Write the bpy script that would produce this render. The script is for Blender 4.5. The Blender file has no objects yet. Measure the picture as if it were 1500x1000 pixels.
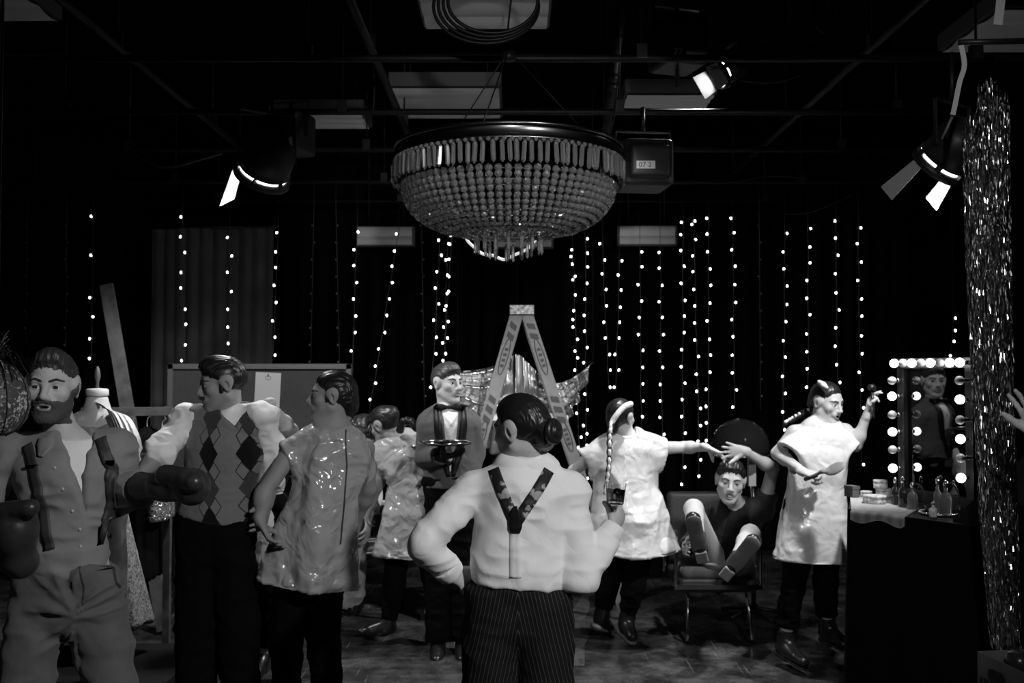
import bpy, math, random
import numpy as np
from mathutils import Vector, Matrix
from mathutils.bvhtree import BVHTree
random.seed(7); np.random.seed(7)
SC = bpy.context.scene
COL = SC.collection
PI = math.pi
def A(*a): return np.array(a, float)
def nrm(v):
    v = np.asarray(v, float); return v/np.linalg.norm(v)
cross = np.cross
FPX = 1458.333
PITCH = math.atan(45/FPX)
CAMZ = 1.70
def P(px, py, d):
    "world point seen at photo position (px, py) at depth d metres in front of the camera"
    x = (px-750)/FPX; y = (500-py)/FPX
    dy = math.cos(PITCH)-y*math.sin(PITCH); dz = math.sin(PITCH)+y*math.cos(PITCH)
    t = d/dy
    return A(x*t, d, CAMZ+dz*t)
def px2m(n, d): return n*d/FPX

# ---------------------------------------------------------------- materials
def nodes_of(m):
    nt = m.node_tree; b = next(n for n in nt.nodes if n.type == 'BSDF_PRINCIPLED'); return nt, b
def mat(name, v, rough=.6, metal=0., spec=.5, bump=None, mott=0., mscale=20, coat=0., sheen=0., emit=0., trans=0., ior=1.45, alpha=1.):
    m = bpy.data.materials.new(name); m.use_nodes = True
    nt, b = nodes_of(m)
    b.inputs['Base Color'].default_value = (v, v, v, 1)
    b.inputs['Roughness'].default_value = rough
    b.inputs['Metallic'].default_value = metal
    b.inputs['Specular IOR Level'].default_value = spec
    b.inputs['Coat Weight'].default_value = coat
    b.inputs['Coat Roughness'].default_value = .08
    b.inputs['Sheen Weight'].default_value = sheen
    b.inputs['Transmission Weight'].default_value = trans
    b.inputs['IOR'].default_value = ior
    b.inputs['Alpha'].default_value = alpha
    if emit:
        b.inputs['Emission Color'].default_value = (1, 1, 1, 1)
        b.inputs['Emission Strength'].default_value = emit
    tc = nt.nodes.new('ShaderNodeTexCoord')
    if mott:
        n = nt.nodes.new('ShaderNodeTexNoise'); n.inputs['Scale'].default_value = mscale; n.inputs['Detail'].default_value = 5
        nt.links.new(tc.outputs['Object'], n.inputs['Vector'])
        r = nt.nodes.new('ShaderNodeMapRange'); r.inputs['From Min'].default_value = .3; r.inputs['From Max'].default_value = .7
        r.inputs['To Min'].default_value = v*(1-mott); r.inputs['To Max'].default_value = min(1, v*(1+mott))
        nt.links.new(n.outputs['Fac'], r.inputs['Value']); nt.links.new(r.outputs['Result'], b.inputs['Base Color'])
    if bump:
        s, dist, det = bump
        n = nt.nodes.new('ShaderNodeTexNoise'); n.inputs['Scale'].default_value = s; n.inputs['Detail'].default_value = det
        nt.links.new(tc.outputs['Object'], n.inputs['Vector'])
        bp = nt.nodes.new('ShaderNodeBump'); bp.inputs['Distance'].default_value = dist; bp.inputs['Strength'].default_value = 1
        nt.links.new(n.outputs['Fac'], bp.inputs['Height']); nt.links.new(bp.outputs['Normal'], b.inputs['Normal'])
    return m
def rampnode(nt, stops, interp='LINEAR'):
    r = nt.nodes.new('ShaderNodeValToRGB'); e = r.color_ramp.elements; r.color_ramp.interpolation = interp
    while len(e) < len(stops): e.new(.5)
    for x, (p, c) in zip(e, stops): x.position = p; x.color = (c, c, c, 1)
    return r
def mathn(nt, op, a, b=None):
    n = nt.nodes.new('ShaderNodeMath'); n.operation = op
    for i, s in enumerate((a, b)):
        if s is None: continue
        if isinstance(s, (int, float)): n.inputs[i].default_value = s
        else: nt.links.new(s, n.inputs[i])
    return n.outputs[0]

# ---------------------------------------------------------------- objects
def tag(o, label=None, cat=None, group=None, kind=None):
    if label: o['label'] = label
    if cat: o['category'] = cat
    if group: o['group'] = group
    if kind: o['kind'] = kind
    return o
def empty(name, loc, label=None, cat=None, group=None, kind=None):
    o = bpy.data.objects.new(name, None); COL.objects.link(o); o.location = Vector(loc); o.empty_display_size = .1
    return tag(o, label, cat, group, kind)
def raw_mesh(name, v, f, mats, smooth=True, mi=None, attrs=None):
    v = np.asarray(v, np.float32); me = bpy.data.meshes.new(name)
    if isinstance(f, np.ndarray):
        n, k = f.shape; idx = f.ravel(); ls = np.arange(n)*k
    else:
        n = len(f); idx = np.fromiter((i for q in f for i in q), np.int32); ln = np.array([len(q) for q in f]); ls = np.concatenate([[0], np.cumsum(ln)[:-1]]) if n else np.zeros(0)
    me.vertices.add(len(v)); me.vertices.foreach_set('co', v.ravel())
    me.loops.add(len(idx)); me.loops.foreach_set('vertex_index', idx.astype(np.int32))
    me.polygons.add(n); me.polygons.foreach_set('loop_start', ls.astype(np.int32))
    me.polygons.foreach_set('use_smooth', np.full(n, bool(smooth)) if not hasattr(smooth, '__len__') else np.asarray(smooth, bool))
    for m in (mats if isinstance(mats, (list, tuple)) else [mats]): me.materials.append(m)
    if mi is not None: me.polygons.foreach_set('material_index', np.asarray(mi, np.int32))
    me.update(calc_edges=True); me.validate()
    if attrs:
        for k, arr in attrs.items():
            at = me.attributes.new(k, 'FLOAT_VECTOR', 'POINT'); at.data.foreach_set('vector', np.asarray(arr, np.float32).ravel())
    return me
def ob(name, v, f, mats, parent=None, org=None, **kw):
    "one mesh object; v in world coordinates"
    v = np.asarray(v, float)
    if parent is not None: o0 = np.array(worldloc(parent))
    elif org is not None: o0 = np.asarray(org, float)
    else:
        lo, hi = v.min(0), v.max(0); o0 = A((lo[0]+hi[0])/2, (lo[1]+hi[1])/2, lo[2])
    lab = {k: kw.pop(k) for k in ('label', 'cat', 'group', 'kind') if k in kw}
    me = raw_mesh(name, v-o0, f, mats, **kw)
    o = bpy.data.objects.new(name, me); COL.objects.link(o)
    if parent is not None: o.parent = parent
    else: o.location = Vector(o0)
    return tag(o, **lab)
def worldloc(o):
    l = Vector(o.location)
    while o.parent is not None: o = o.parent; l = l+o.location
    return l
def dup(o, parent=None, loc=None):
    c = o.copy(); COL.objects.link(c)
    if parent is not None: c.parent = parent
    if loc is not None: c.location = Vector(loc)
    for ch in list(o.children): dup(ch, c)
    return c

class MB:
    "collects shapes in world coordinates; build() links them as one mesh object"
    def __init__(s): s.v = []; s.f = []; s.sm = []; s.mi = []; s.n = 0
    def add(s, v, f, smooth=False, mi=0):
        v = np.asarray(v, float).reshape(-1, 3); s.v.append(v)
        for q in f: s.f.append(tuple(int(i)+s.n for i in q)); s.sm.append(smooth); s.mi.append(mi)
        s.n += len(v); return s
    def box(s, c, size, R=None, mi=0, taper=1.):
        h = np.asarray(size, float)/2
        q = np.array([[x, y, z] for z in (-1, 1) for x, y in ((-1, -1), (1, -1), (1, 1), (-1, 1))], float)
        q[4:, :2] *= taper
        q = q*h
        if R is not None: q = q@np.asarray(R)
        return s.add(q+np.asarray(c), [(3, 2, 1, 0), (4, 5, 6, 7), (0, 1, 5, 4), (1, 2, 6, 5), (2, 3, 7, 6), (3, 0, 4, 7)], False, mi)
    def bar(s, a, b, w, d, up=(0, 0, 1), mi=0):
        a = np.asarray(a, float); b = np.asarray(b, float); z = nrm(b-a); x = cross(up, z)
        if np.linalg.norm(x) < 1e-4: x = A(1, 0, 0)
        x = nrm(x); y = cross(z, x)
        return s.box((a+b)/2, (w, d, np.linalg.norm(b-a)), np.array([x, y, z]), mi)
    def tube(s, pts, r, n=8, mi=0, closed=False, caps=True):
        pts = np.asarray(pts, float); m = len(pts); r = np.broadcast_to(np.asarray(r, float), (m,))
        T = np.gradient(pts, axis=0) if not closed else np.roll(pts, -1, 0)-np.roll(pts, 1, 0)
        T /= np.linalg.norm(T, axis=1)[:, None]+1e-12
        u = cross(T[0], A(0, 0, 1) if abs(T[0][2]) < .9 else A(1, 0, 0)); u = nrm(u); vs = []
        th = np.arange(n)*2*PI/n
        for i in range(m):
            u = nrm(u-T[i]*np.dot(u, T[i])); w = cross(T[i], u)
            vs.append(pts[i]+r[i]*(np.cos(th)[:, None]*u+np.sin(th)[:, None]*w))
        f = []
        for i in range(m if closed else m-1):
            j = (i+1) % m
            for k in range(n): f.append((i*n+k, i*n+(k+1) % n, j*n+(k+1) % n, j*n+k))
        if caps and not closed: f += [tuple(range(n))[::-1], tuple((m-1)*n+k for k in range(n))]
        return s.add(np.concatenate(vs), f, True, mi)
    def lathe(s, prof, c, n=24, R=None, mi=0, smooth=True):
        th = np.arange(n)*2*PI/n; v = []; f = []
        for r, z in prof: v += [[r*math.cos(t), r*math.sin(t), z] for t in th]
        v = np.array(v, float)
        if R is not None: v = v@np.asarray(R)
        m = len(prof)
        for i in range(m-1):
            for k in range(n): f.append((i*n+k, i*n+(k+1) % n, (i+1)*n+(k+1) % n, (i+1)*n+k))
        if prof[0][0] > 1e-6: f.append(tuple(range(n))[::-1])
        if prof[-1][0] > 1e-6: f.append(tuple((m-1)*n+k for k in range(n)))
        return s.add(v+np.asarray(c), f, smooth, mi)
    def ball(s, c, r, n=12, m=8, mi=0):
        r = np.broadcast_to(np.asarray(r, float), (3,))
        v = [[0, 0, -1]]; f = []
        for i in range(1, m):
            p = -PI/2+PI*i/m
            v += [[math.cos(p)*math.cos(2*PI*k/n), math.cos(p)*math.sin(2*PI*k/n), math.sin(p)] for k in range(n)]
        v.append([0, 0, 1]); L = len(v)-1
        for k in range(n): f.append((0, 1+(k+1) % n, 1+k)); f.append((L, L-n+k, L-n+(k+1) % n))
        for i in range(m-2):
            for k in range(n): f.append((1+i*n+k, 1+i*n+(k+1) % n, 1+(i+1)*n+(k+1) % n, 1+(i+1)*n+k))
        return s.add(np.array(v)*r+np.asarray(c), f, True, mi)
    def grid(s, G, mi=0, thick=0., closed=False):
        "G (m, n, 3) surface"
        G = np.asarray(G, float); m, n, _ = G.shape
        f = [(i*n+j, i*n+(j+1) % n, (i+1)*n+(j+1) % n, (i+1)*n+j) for i in range(m-1) for j in range(n if closed else n-1)]
        return s.add(G.reshape(-1, 3), f, True, mi)
    def prism(s, poly, z0, z1, O, X, Y, Z, mi=0):
        "poly 2-D outline in X,Y extruded along Z"
        n = len(poly); v = [O+X*p[0]+Y*p[1]+Z*h for h in (z0, z1) for p in poly]
        f = [tuple(range(n))[::-1], tuple(range(n, 2*n))]+[(i, (i+1) % n, n+(i+1) % n, n+i) for i in range(n)]
        return s.add(np.array(v), f, False, mi)
    def build(s, name, mats, parent=None, **kw):
        mi = s.mi if any(s.mi) else None
        return ob(name, np.concatenate(s.v), s.f, mats, parent, smooth=s.sm, mi=mi, **kw)
def rotz(a): return np.array([[math.cos(a), math.sin(a), 0], [-math.sin(a), math.cos(a), 0], [0, 0, 1]])   # rows = local axes
def frame(z, up=(0, 0, 1)):
    z = nrm(z); x = cross(up, z)
    if np.linalg.norm(x) < 1e-4: x = A(1, 0, 0)
    x = nrm(x); return np.array([x, cross(z, x), z])
def spline(pts, n=8):
    pts = np.asarray(pts, float); m = len(pts); out = []
    for i in range(m-1):
        p0, p1, p2, p3 = pts[max(i-1, 0)], pts[i], pts[i+1], pts[min(i+2, m-1)]
        for k in range(n):
            t = k/n; out.append(.5*((2*p1)+(-p0+p2)*t+(2*p0-5*p1+4*p2-p3)*t*t+(-p0+3*p1-3*p2+p3)*t**3))
    out.append(pts[-1]); return np.array(out)
def text_mesh(name, txt, O, X, Y, h, m, parent, depth=.0006, align='CENTER'):
    cu = bpy.data.curves.new(name, 'FONT'); cu.body = txt; cu.size = h; cu.extrude = depth; cu.align_x = align
    o = bpy.data.objects.new(name, cu); COL.objects.link(o)
    me = bpy.data.meshes.new_from_object(o.evaluated_get(bpy.context.evaluated_depsgraph_get()))
    bpy.data.objects.remove(o)
    X = nrm(X); Y = nrm(Y); Z = cross(X, Y); M = np.array([X, Y, Z])
    n = len(me.vertices); v = np.zeros(n*3, np.float32); me.vertices.foreach_get('co', v); v = v.reshape(-1, 3)@M+np.asarray(O)
    f = [tuple(p.vertices) for p in me.polygons]; bpy.data.meshes.remove(me)
    return ob(name, v, f, m, parent, smooth=False)

# ---------------------------------------------------------------- noise
_L = np.random.RandomState(3).rand(32, 32, 32).astype(np.float32)*2-1
def vnoise(p, off=0.):
    p = np.asarray(p, np.float32)+off; i = np.floor(p).astype(int); f = p-i; f = f*f*(3-2*f); i &= 31; j = (i+1) & 31
    x, y, z = f[:, 0], f[:, 1], f[:, 2]
    def L(a, b, c): return _L[a, b, c]
    c00 = L(i[:, 0], i[:, 1], i[:, 2])*(1-x)+L(j[:, 0], i[:, 1], i[:, 2])*x
    c10 = L(i[:, 0], j[:, 1], i[:, 2])*(1-x)+L(j[:, 0], j[:, 1], i[:, 2])*x
    c01 = L(i[:, 0], i[:, 1], j[:, 2])*(1-x)+L(j[:, 0], i[:, 1], j[:, 2])*x
    c11 = L(i[:, 0], j[:, 1], j[:, 2])*(1-x)+L(j[:, 0], j[:, 1], j[:, 2])*x
    c0 = c00*(1-y)+c10*y; c1 = c01*(1-y)+c11*y
    return c0*(1-z)+c1*z
def ridge(p, off=0.): return 1-2*np.abs(vnoise(p, off))

# ---------------------------------------------------------------- distance fields -> one continuous surface
class Fld:
    def __init__(s): s.ops = []
    def copy(s): c = Fld(); c.ops = list(s.ops); return c
    def op(s, fn, lo, hi, k, mode): s.ops.append((fn, np.asarray(lo, float), np.asarray(hi, float), k, mode)); return s
    def rc(s, a, b, ra, rb, k=.02, mode='u', flat=None, capa=False, capb=False):
        a = np.asarray(a, float); b = np.asarray(b, float); d = b-a; L2 = float(d@d)+1e-12; L = math.sqrt(L2); u = d/L
        if flat is not None: fn_, fs = nrm(flat[0]), flat[1]
        def fn(X, Y, Z):
            px, py, pz = X-a[0], Y-a[1], Z-a[2]
            h = (px*d[0]+py*d[1]+pz*d[2])/L2; t = np.clip(h, 0, 1)
            qx, qy, qz = px-t*d[0], py-t*d[1], pz-t*d[2]
            q2 = qx*qx+qy*qy+qz*qz; r = ra+(rb-ra)*t
            if flat is not None:
                c = qx*fn_[0]+qy*fn_[1]+qz*fn_[2]; q2 = q2-c*c+(c/fs)**2
                D = (np.sqrt(q2)-r)*(min(fs, 1.) if fs < 1 else 1.)
            else: D = np.sqrt(q2)-r
            if capa: D = np.maximum(D, -h*L)
            if capb: D = np.maximum(D, (h-1)*L)
            return D
        m = max(ra, rb)*(max(1, flat[1]) if flat is not None else 1)
        return s.op(fn, np.minimum(a, b)-m, np.maximum(a, b)+m, k, mode)
    def chain(s, pts, rs, k=.02, mode='u', **kw):
        for i in range(len(pts)-1): s.rc(pts[i], pts[i+1], rs[i], rs[i+1], k, mode, **kw)
        return s
    def ell(s, c, r, R=None, k=.02, mode='u'):
        c = np.asarray(c, float); r = np.broadcast_to(np.asarray(r, float), (3,)); R = np.eye(3) if R is None else np.asarray(R)
        def fn(X, Y, Z):
            x, y, z = X-c[0], Y-c[1], Z-c[2]; k0 = 0; k1 = 0
            for i in range(3):
                q = (x*R[i, 0]+y*R[i, 1]+z*R[i, 2])/r[i]; k0 = k0+q*q; k1 = k1+(q/r[i])**2
            k0 = np.sqrt(k0); return k0*(k0-1)/(np.sqrt(k1)+1e-9)
        m = np.sqrt(((R*r[:, None])**2).sum(0)); return s.op(fn, c-m, c+m, k, mode)
    def box(s, c, half, R=None, rad=.005, k=.005, mode='u'):
        c = np.asarray(c, float); h = np.asarray(half, float)-rad; R = np.eye(3) if R is None else np.asarray(R)
        def fn(X, Y, Z):
            x, y, z = X-c[0], Y-c[1], Z-c[2]; o = 0; ins = -1e9
            for i in range(3):
                q = np.abs(x*R[i, 0]+y*R[i, 1]+z*R[i, 2])-h[i]; o = o+np.maximum(q, 0)**2; ins = np.maximum(ins, q)
            return np.sqrt(o)+np.minimum(ins, 0)-rad
        m = np.abs(R.T)@(h+rad); return s.op(fn, c-m, c+m, k, mode)
    def loft(s, secs, k=.03, mode='u', capa=False, capb=False, pw=2.):
        "secs: (centre, side, half width, half depth); fwd = axis x side"
        N = len(secs); c = [np.asarray(q[0], float) for q in secs]; w = [q[2] for q in secs]; dp = [q[3] for q in secs]
        sd = [nrm(q[1]) for q in secs]
        lo = np.min([c[i]-max(w[i], dp[i]) for i in range(N)], 0); hi = np.max([c[i]+max(w[i], dp[i]) for i in range(N)], 0)
        def fn(X, Y, Z):
            best = None
            for i in range(N-1):
                d = c[i+1]-c[i]; L2 = float(d@d); L = math.sqrt(L2); ax = d/L
                px, py, pz = X-c[i][0], Y-c[i][1], Z-c[i][2]
                h = (px*d[0]+py*d[1]+pz*d[2])/L2; t = np.clip(h, 0, 1)
                qx, qy, qz = px-t*d[0], py-t*d[1], pz-t*d[2]
                S = nrm((sd[i]+sd[i+1])/2); S = nrm(S-ax*(S@ax)); Fw = cross(ax, S)
                a = w[i]+(w[i+1]-w[i])*t; b = dp[i]+(dp[i+1]-dp[i])*t
                u = (qx*S[0]+qy*S[1]+qz*S[2])/a; v = (qx*Fw[0]+qy*Fw[1]+qz*Fw[2])/b
                z = (h-t)*L/np.minimum(a, b)
                if pw == 2.: n = np.sqrt(u*u+v*v+z*z)
                else: n = (np.abs(u)**pw+np.abs(v)**pw+np.abs(z)**pw)**(1/pw)
                D = (n-1)*np.minimum(a, b)
                if capa and i == 0: D = np.maximum(D, -h*L)
                if capb and i == N-2: D = np.maximum(D, (h-1)*L)
                best = D if best is None else np.minimum(best, D)
            return best
        return s.op(fn, lo, hi, k, mode)
    def plane(s, p, n, k=.004):
        "keeps the side n points away from"
        p = np.asarray(p, float); n = nrm(n)
        return s.op(lambda X, Y, Z: (X-p[0])*n[0]+(Y-p[1])*n[1]+(Z-p[2])*n[2]+0*X*Y*Z, [-1e3]*3, [1e3]*3, k, 'i')
    def wedge(s, planes, k=.003):
        "subtracts the convex region where every (p, n) has (x-p).n < 0"
        pl = [(np.asarray(p, float), nrm(n)) for p, n in planes]
        def fn(X, Y, Z):
            D = None
            for p, n in pl:
                d = (X-p[0])*n[0]+(Y-p[1])*n[1]+(Z-p[2])*n[2]; D = d if D is None else np.maximum(D, d)
            return D
        return s.op(fn, [-1e3]*3, [1e3]*3, k, 's')
    def bounds(s):
        u = [o for o in s.ops if o[4] == 'u']; return np.min([o[1] for o in u], 0), np.max([o[2] for o in u], 0)
    def grid(s, vox, lo, hi):
        n = np.maximum(np.ceil((hi-lo)/vox).astype(int)+1, 3)
        D = np.full(n, .25, np.float32)
        ax = [(lo[i]+vox*np.arange(n[i])).astype(np.float32) for i in range(3)]
        for fn, a, b, k, mode in s.ops:
            m = k+3*vox
            i0 = np.clip(np.floor((a-m-lo)/vox).astype(int), 0, n); i1 = np.clip(np.ceil((b+m-lo)/vox).astype(int)+1, 0, n)
            if np.any(i1 <= i0): continue
            sl = tuple(slice(i0[i], i1[i]) for i in range(3))
            X = ax[0][sl[0]][:, None, None]; Y = ax[1][sl[1]][None, :, None]; Z = ax[2][sl[2]][None, None, :]
            c = D[sl]; d = fn(X, Y, Z).astype(np.float32) if mode != 'f' else None
            if mode == 'u':
                h = np.clip(.5+.5*(c-d)/k, 0, 1); D[sl] = c+(d-c)*h-k*h*(1-h)
            elif mode == 'f':
                D[sl] = fn(X, Y, Z, c)
            elif mode == 's':
                d = -d; h = np.clip(.5-.5*(c-d)/k, 0, 1); D[sl] = c+(d-c)*h+k*h*(1-h)
            else:
                h = np.clip(.5-.5*(c-d)/k, 0, 1); D[sl] = c+(d-c)*h+k*h*(1-h)
        return D
    def mesh(s, vox, lo=None, hi=None):
        if lo is None:
            lo, hi = s.bounds(); lo = lo-3*vox; hi = hi+3*vox
        return snet(s.grid(vox, np.asarray(lo, float), np.asarray(hi, float)), np.asarray(lo, float), vox)
_CO = np.array([[x, y, z] for x in (0, 1) for y in (0, 1) for z in (0, 1)])
_ED = [(a, b) for a in range(8) for b in range(a+1, 8) if np.abs(_CO[a]-_CO[b]).sum() == 1]
def snet(D, lo, h):
    S = D < 0; n = D.shape; cnt = np.zeros((n[0]-1, n[1]-1, n[2]-1), np.int8)
    for x, y, z in _CO: cnt += S[x:n[0]-1+x, y:n[1]-1+y, z:n[2]-1+z]
    act = (cnt > 0) & (cnt < 8); I = np.argwhere(act)
    idx = np.full(act.shape, -1, np.int64); idx[act] = np.arange(len(I))
    dv = [D[I[:, 0]+x, I[:, 1]+y, I[:, 2]+z] for x, y, z in _CO]
    acc = np.zeros((len(I), 3)); num = np.zeros(len(I))
    for a, b in _ED:
        da, db = dv[a], dv[b]; m = (da < 0) != (db < 0)
        t = np.where(m, da/np.where(m, da-db, 1), 0)[:, None]
        acc += np.where(m[:, None], _CO[a]+(_CO[b]-_CO[a])*t, 0); num += m
    v = lo+h*(I+acc/np.maximum(num, 1)[:, None]); F = []
    for ax in range(3):
        o = [i for i in range(3) if i != ax]
        s0 = [slice(None)]*3; s1 = [slice(None)]*3; s0[ax] = slice(0, -1); s1[ax] = slice(1, None)
        e = S[tuple(s0)] != S[tuple(s1)]; sg = S[tuple(s0)]
        E = np.argwhere(e)
        if not len(E): continue
        ok = (E[:, o[0]] > 0) & (E[:, o[1]] > 0) & (E[:, o[0]] < n[o[0]]-1) & (E[:, o[1]] < n[o[1]]-1); E = E[ok]
        def cell(p, q):
            c = E.copy(); c[:, o[0]] -= p; c[:, o[1]] -= q; return idx[c[:, 0], c[:, 1], c[:, 2]]
        q = np.stack([cell(1, 1), cell(0, 1), cell(0, 0), cell(1, 0)], 1)
        fl = sg[E[:, 0], E[:, 1], E[:, 2]] ^ (ax == 1)
        q[~fl] = q[~fl][:, ::-1]; F.append(q)
    F = np.concatenate(F) if F else np.zeros((0, 4), int)
    return v, F[(F >= 0).all(1)]
def vnormals(v, f):
    fn = cross(v[f[:, 2]]-v[f[:, 0]], v[f[:, 3]]-v[f[:, 1]]); n = np.zeros_like(v)
    for k in range(4):
        for c in range(3): n[:, c] += np.bincount(f[:, k], fn[:, c], len(v))
    return n/(np.linalg.norm(n, axis=1)[:, None]+1e-12)
def relax(v, f, it=1):
    for _ in range(it):
        c = v[f].mean(1); n = np.zeros_like(v); w = np.bincount(f.ravel(), minlength=len(v)).astype(float)
        for k in range(4):
            for a in range(3): n[:, a] += np.bincount(f[:, k], c[:, a], len(v))
        v = n/np.maximum(w, 1)[:, None]
    return v
def fob(name, fld, vox, mats, parent=None, disp=None, rel=1, uv=None, mifn=None, box=None, **kw):
    v, f = fld.mesh(vox, *(box or (None, None)))
    us = np.unique(f); mp = np.full(len(v), -1); mp[us] = np.arange(len(us)); v = v[us]; f = mp[f]
    if rel: v = relax(v, f, rel)
    u = uv(v) if uv else None
    if disp is not None:
        n = vnormals(v, f); v = v+n*np.asarray(disp(v, n))[:, None]
    if mifn: kw['mi'] = mifn(v[f].mean(1), vnormals(v, f)[f].mean(1))
    return ob(name, v, f, mats, parent, attrs={'tuv': u} if uv else None, **kw)
# ================================================================ people
M = {}
def skinmat(n, v): M[n] = mat(n, v, .58, spec=.3, bump=(60, .0006, 3), mott=.07, mscale=30)
skinmat('skin_fair', .44); skinmat('skin_mid', .46); skinmat('skin_tan', .26); skinmat('skin_pale', .62)
M['lip'] = mat('lip', .22, .4); M['lip_dark'] = mat('lip_dark', .05, .35); M['mouth'] = mat('mouth', .01, .5)
M['teeth'] = mat('teeth', .8, .25)
M['eye_white'] = mat('eye_white', .75, .15); M['iris'] = mat('iris', .03, .1)
M['hair'] = mat('hair', .012, .38, spec=.5); M['hair_mid'] = mat('hair_mid', .035, .45); M['beard'] = mat('beard', .06, .8, bump=(250, .002, 2))
M['brow'] = mat('brow', .02, .8)
def cloth(n, v, rough=.8, sheen=.1, wr=.012, **k):
    M[n] = m = mat(n, v, rough, spec=.2, sheen=sheen, mott=.05, mscale=9, **k); nt, b = nodes_of(m); tc = nt.nodes.new('ShaderNodeTexCoord'); b.inputs['Specular IOR Level'].default_value = .2 if v > .03 else .06
    h = None
    for sc, ds, w in ((5, .8, 1.), (11, .6, .4)):
        q = nt.nodes.new('ShaderNodeTexNoise'); q.inputs['Scale'].default_value = sc; q.inputs['Detail'].default_value = 1.5; q.inputs['Distortion'].default_value = ds; nt.links.new(tc.outputs['Object'], q.inputs['Vector'])
        r = mathn(nt, 'MULTIPLY', mathn(nt, 'POWER', mathn(nt, 'ABSOLUTE', mathn(nt, 'SUBTRACT', q.outputs['Fac'], .5)), .75), w); h = r if h is None else mathn(nt, 'ADD', h, r)
    bp = nt.nodes.new('ShaderNodeBump'); bp.inputs['Distance'].default_value = wr*4; bp.inputs['Strength'].default_value = .16; nt.links.new(h, bp.inputs['Height']); nt.links.new(bp.outputs['Normal'], b.inputs['Normal'])
cloth('black_cloth', .004, .9, 0); cloth('grey_shirt', .20); cloth('white_cotton', .72); cloth('slacks', .10); cloth('white_shirt', .80)
cloth('knit', .16, .95, .3); cloth('khaki', .34); cloth('tee_black', .012); cloth('jacket_dark', .022); cloth('tux', .085); cloth('glove_white', .8)
M['leather_black'] = mat('leather_black', .012, .28, spec=.5, bump=(90, .0008, 3)); M['sole'] = mat('sole', .16, .75, bump=(160, .001, 3)); M['sole_heel'] = mat('sole_heel', .3, .7)
M['boxing_leather'] = mat('boxing_leather', .03, .34, spec=.5, bump=(35, .0015, 4)); M['suspender'] = mat('suspender', .03, .6); M['suspender_trim'] = mat('suspender_trim', .14, .6)
M['satin'] = mat('satin', .005, .5, spec=.3); M['chrome'] = mat('chrome', .8, .12, 1.); M['button'] = mat('button', .4, .3)

def vinyl(n, v, rough=.16, st=.7):
    m = mat(n, v, rough, spec=.6, coat=.35); nt, b = nodes_of(m)
    tc = nt.nodes.new('ShaderNodeTexCoord')
    n1 = nt.nodes.new('ShaderNodeTexNoise'); n1.inputs['Scale'].default_value = 9; n1.inputs['Detail'].default_value = 2; n1.inputs['Distortion'].default_value = .8
    n2 = nt.nodes.new('ShaderNodeTexVoronoi'); n2.feature = 'SMOOTH_F1'; n2.inputs['Scale'].default_value = 21
    for q in (n1, n2): nt.links.new(tc.outputs['Object'], q.inputs['Vector'])
    s = mathn(nt, 'ADD', mathn(nt, 'MULTIPLY', n1.outputs['Fac'], 1.0), mathn(nt, 'MULTIPLY', n2.outputs['Distance'], .45))
    bp = nt.nodes.new('ShaderNodeBump'); bp.inputs['Distance'].default_value = .03; bp.inputs['Strength'].default_value = st
    nt.links.new(s, bp.inputs['Height']); nt.links.new(bp.outputs['Normal'], b.inputs['Normal']); nt.links.new(bp.outputs['Normal'], b.inputs['Coat Normal'])
    return m
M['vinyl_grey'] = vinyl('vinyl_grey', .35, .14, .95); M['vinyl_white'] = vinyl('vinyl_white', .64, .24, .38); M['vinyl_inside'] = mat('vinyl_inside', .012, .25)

class Person: pass
def add_head(F, p):
    H = p.H; s = p.hs; R = p.HR
    def e(c, r, k=.012, mode='u', RR=None): F.ell(H(*c), np.array(r)*s, R if RR is None else RR, k*s, mode)
    e((0, -.012, .030), (.073, .094, .084), .01)
    e((0, .034, -.028), (.0595, .056, .083), .03)
    for q in (-1, 1):
        F.rc(H(q*.050, .002, -.055), H(q*.018, .066, -.100), .020*s, .017*s, .03*s)
        e((q*.045, .056, -.020), (.020, .022, .020), .02)
        e((q*.074, -.008, .010), (.016, .03, .03), .02)
    e((0, .070, -.101), (.020, .018, .017), .02)
    F.rc(H(-.034, .073, .021), H(.034, .073, .021), .0125*s, .0125*s, .018*s)
    for q in (-1, 1): e((q*.0315, .092, .001), (.016, .013, .0115), .012, 's')
    F.rc(H(0, .083, .014), H(0, .108, -.029), .0075*s, .0115*s, .012*s)
    for q in (-1, 1): e((q*.0115, .098, -.033), (.0085, .0105, .0085), .008)
    e((0, .084, -.056), (.030, .014, .017), .02)
    op = p.mouth
    e((0, .0925, -.0565-.0+op*.3), (.021, .0085, .0055), .004)
    e((0, .0905, -.0700-op), (.0185, .009, .0065), .005)
    e((0, .1, -.0632-op*.4), (.018+op*.2, .014, .0018+op*.9), .002, 's')
    for q in (-1, 1):
        c = (q*.0315, .0715, .002)
        e(c, (.0150,)*3, .003); e((q*.0315, .0885, .0015), (.0128, .014, .0056*p.squint), .002, 's')
        RR = np.array([nrm(R[0]*1+R[1]*(-.35*q)), nrm(R[1]*1+R[0]*.35*q), R[2]])
        e((q*.077, -.012, -.008), (.0085, .0185, .031), .008, 'u', RR)
        e((q*.0855, -.006, -.006), (.005, .0095, .019), .004, 's', RR)
    F.rc(H(0, -.022, -.065), p.neckp, .050*s*p.nk, .056*p.g*p.nk, .03*s)
def finger(F, a, d, n, lens, r0, r1, curls, k=.006):
    p = np.asarray(a, float); dd = nrm(d); nn = nrm(n); pts = [p]; rs = [r0]
    for L, c in zip(lens, curls):
        c0, s0 = math.cos(c), math.sin(c); dd, nn = dd*c0+nn*s0, nn*c0-dd*s0
        p = p+dd*L; pts.append(p); rs.append(r0+(r1-r0)*len(rs)/3)
    F.chain(pts, rs, k)
    return p
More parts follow.
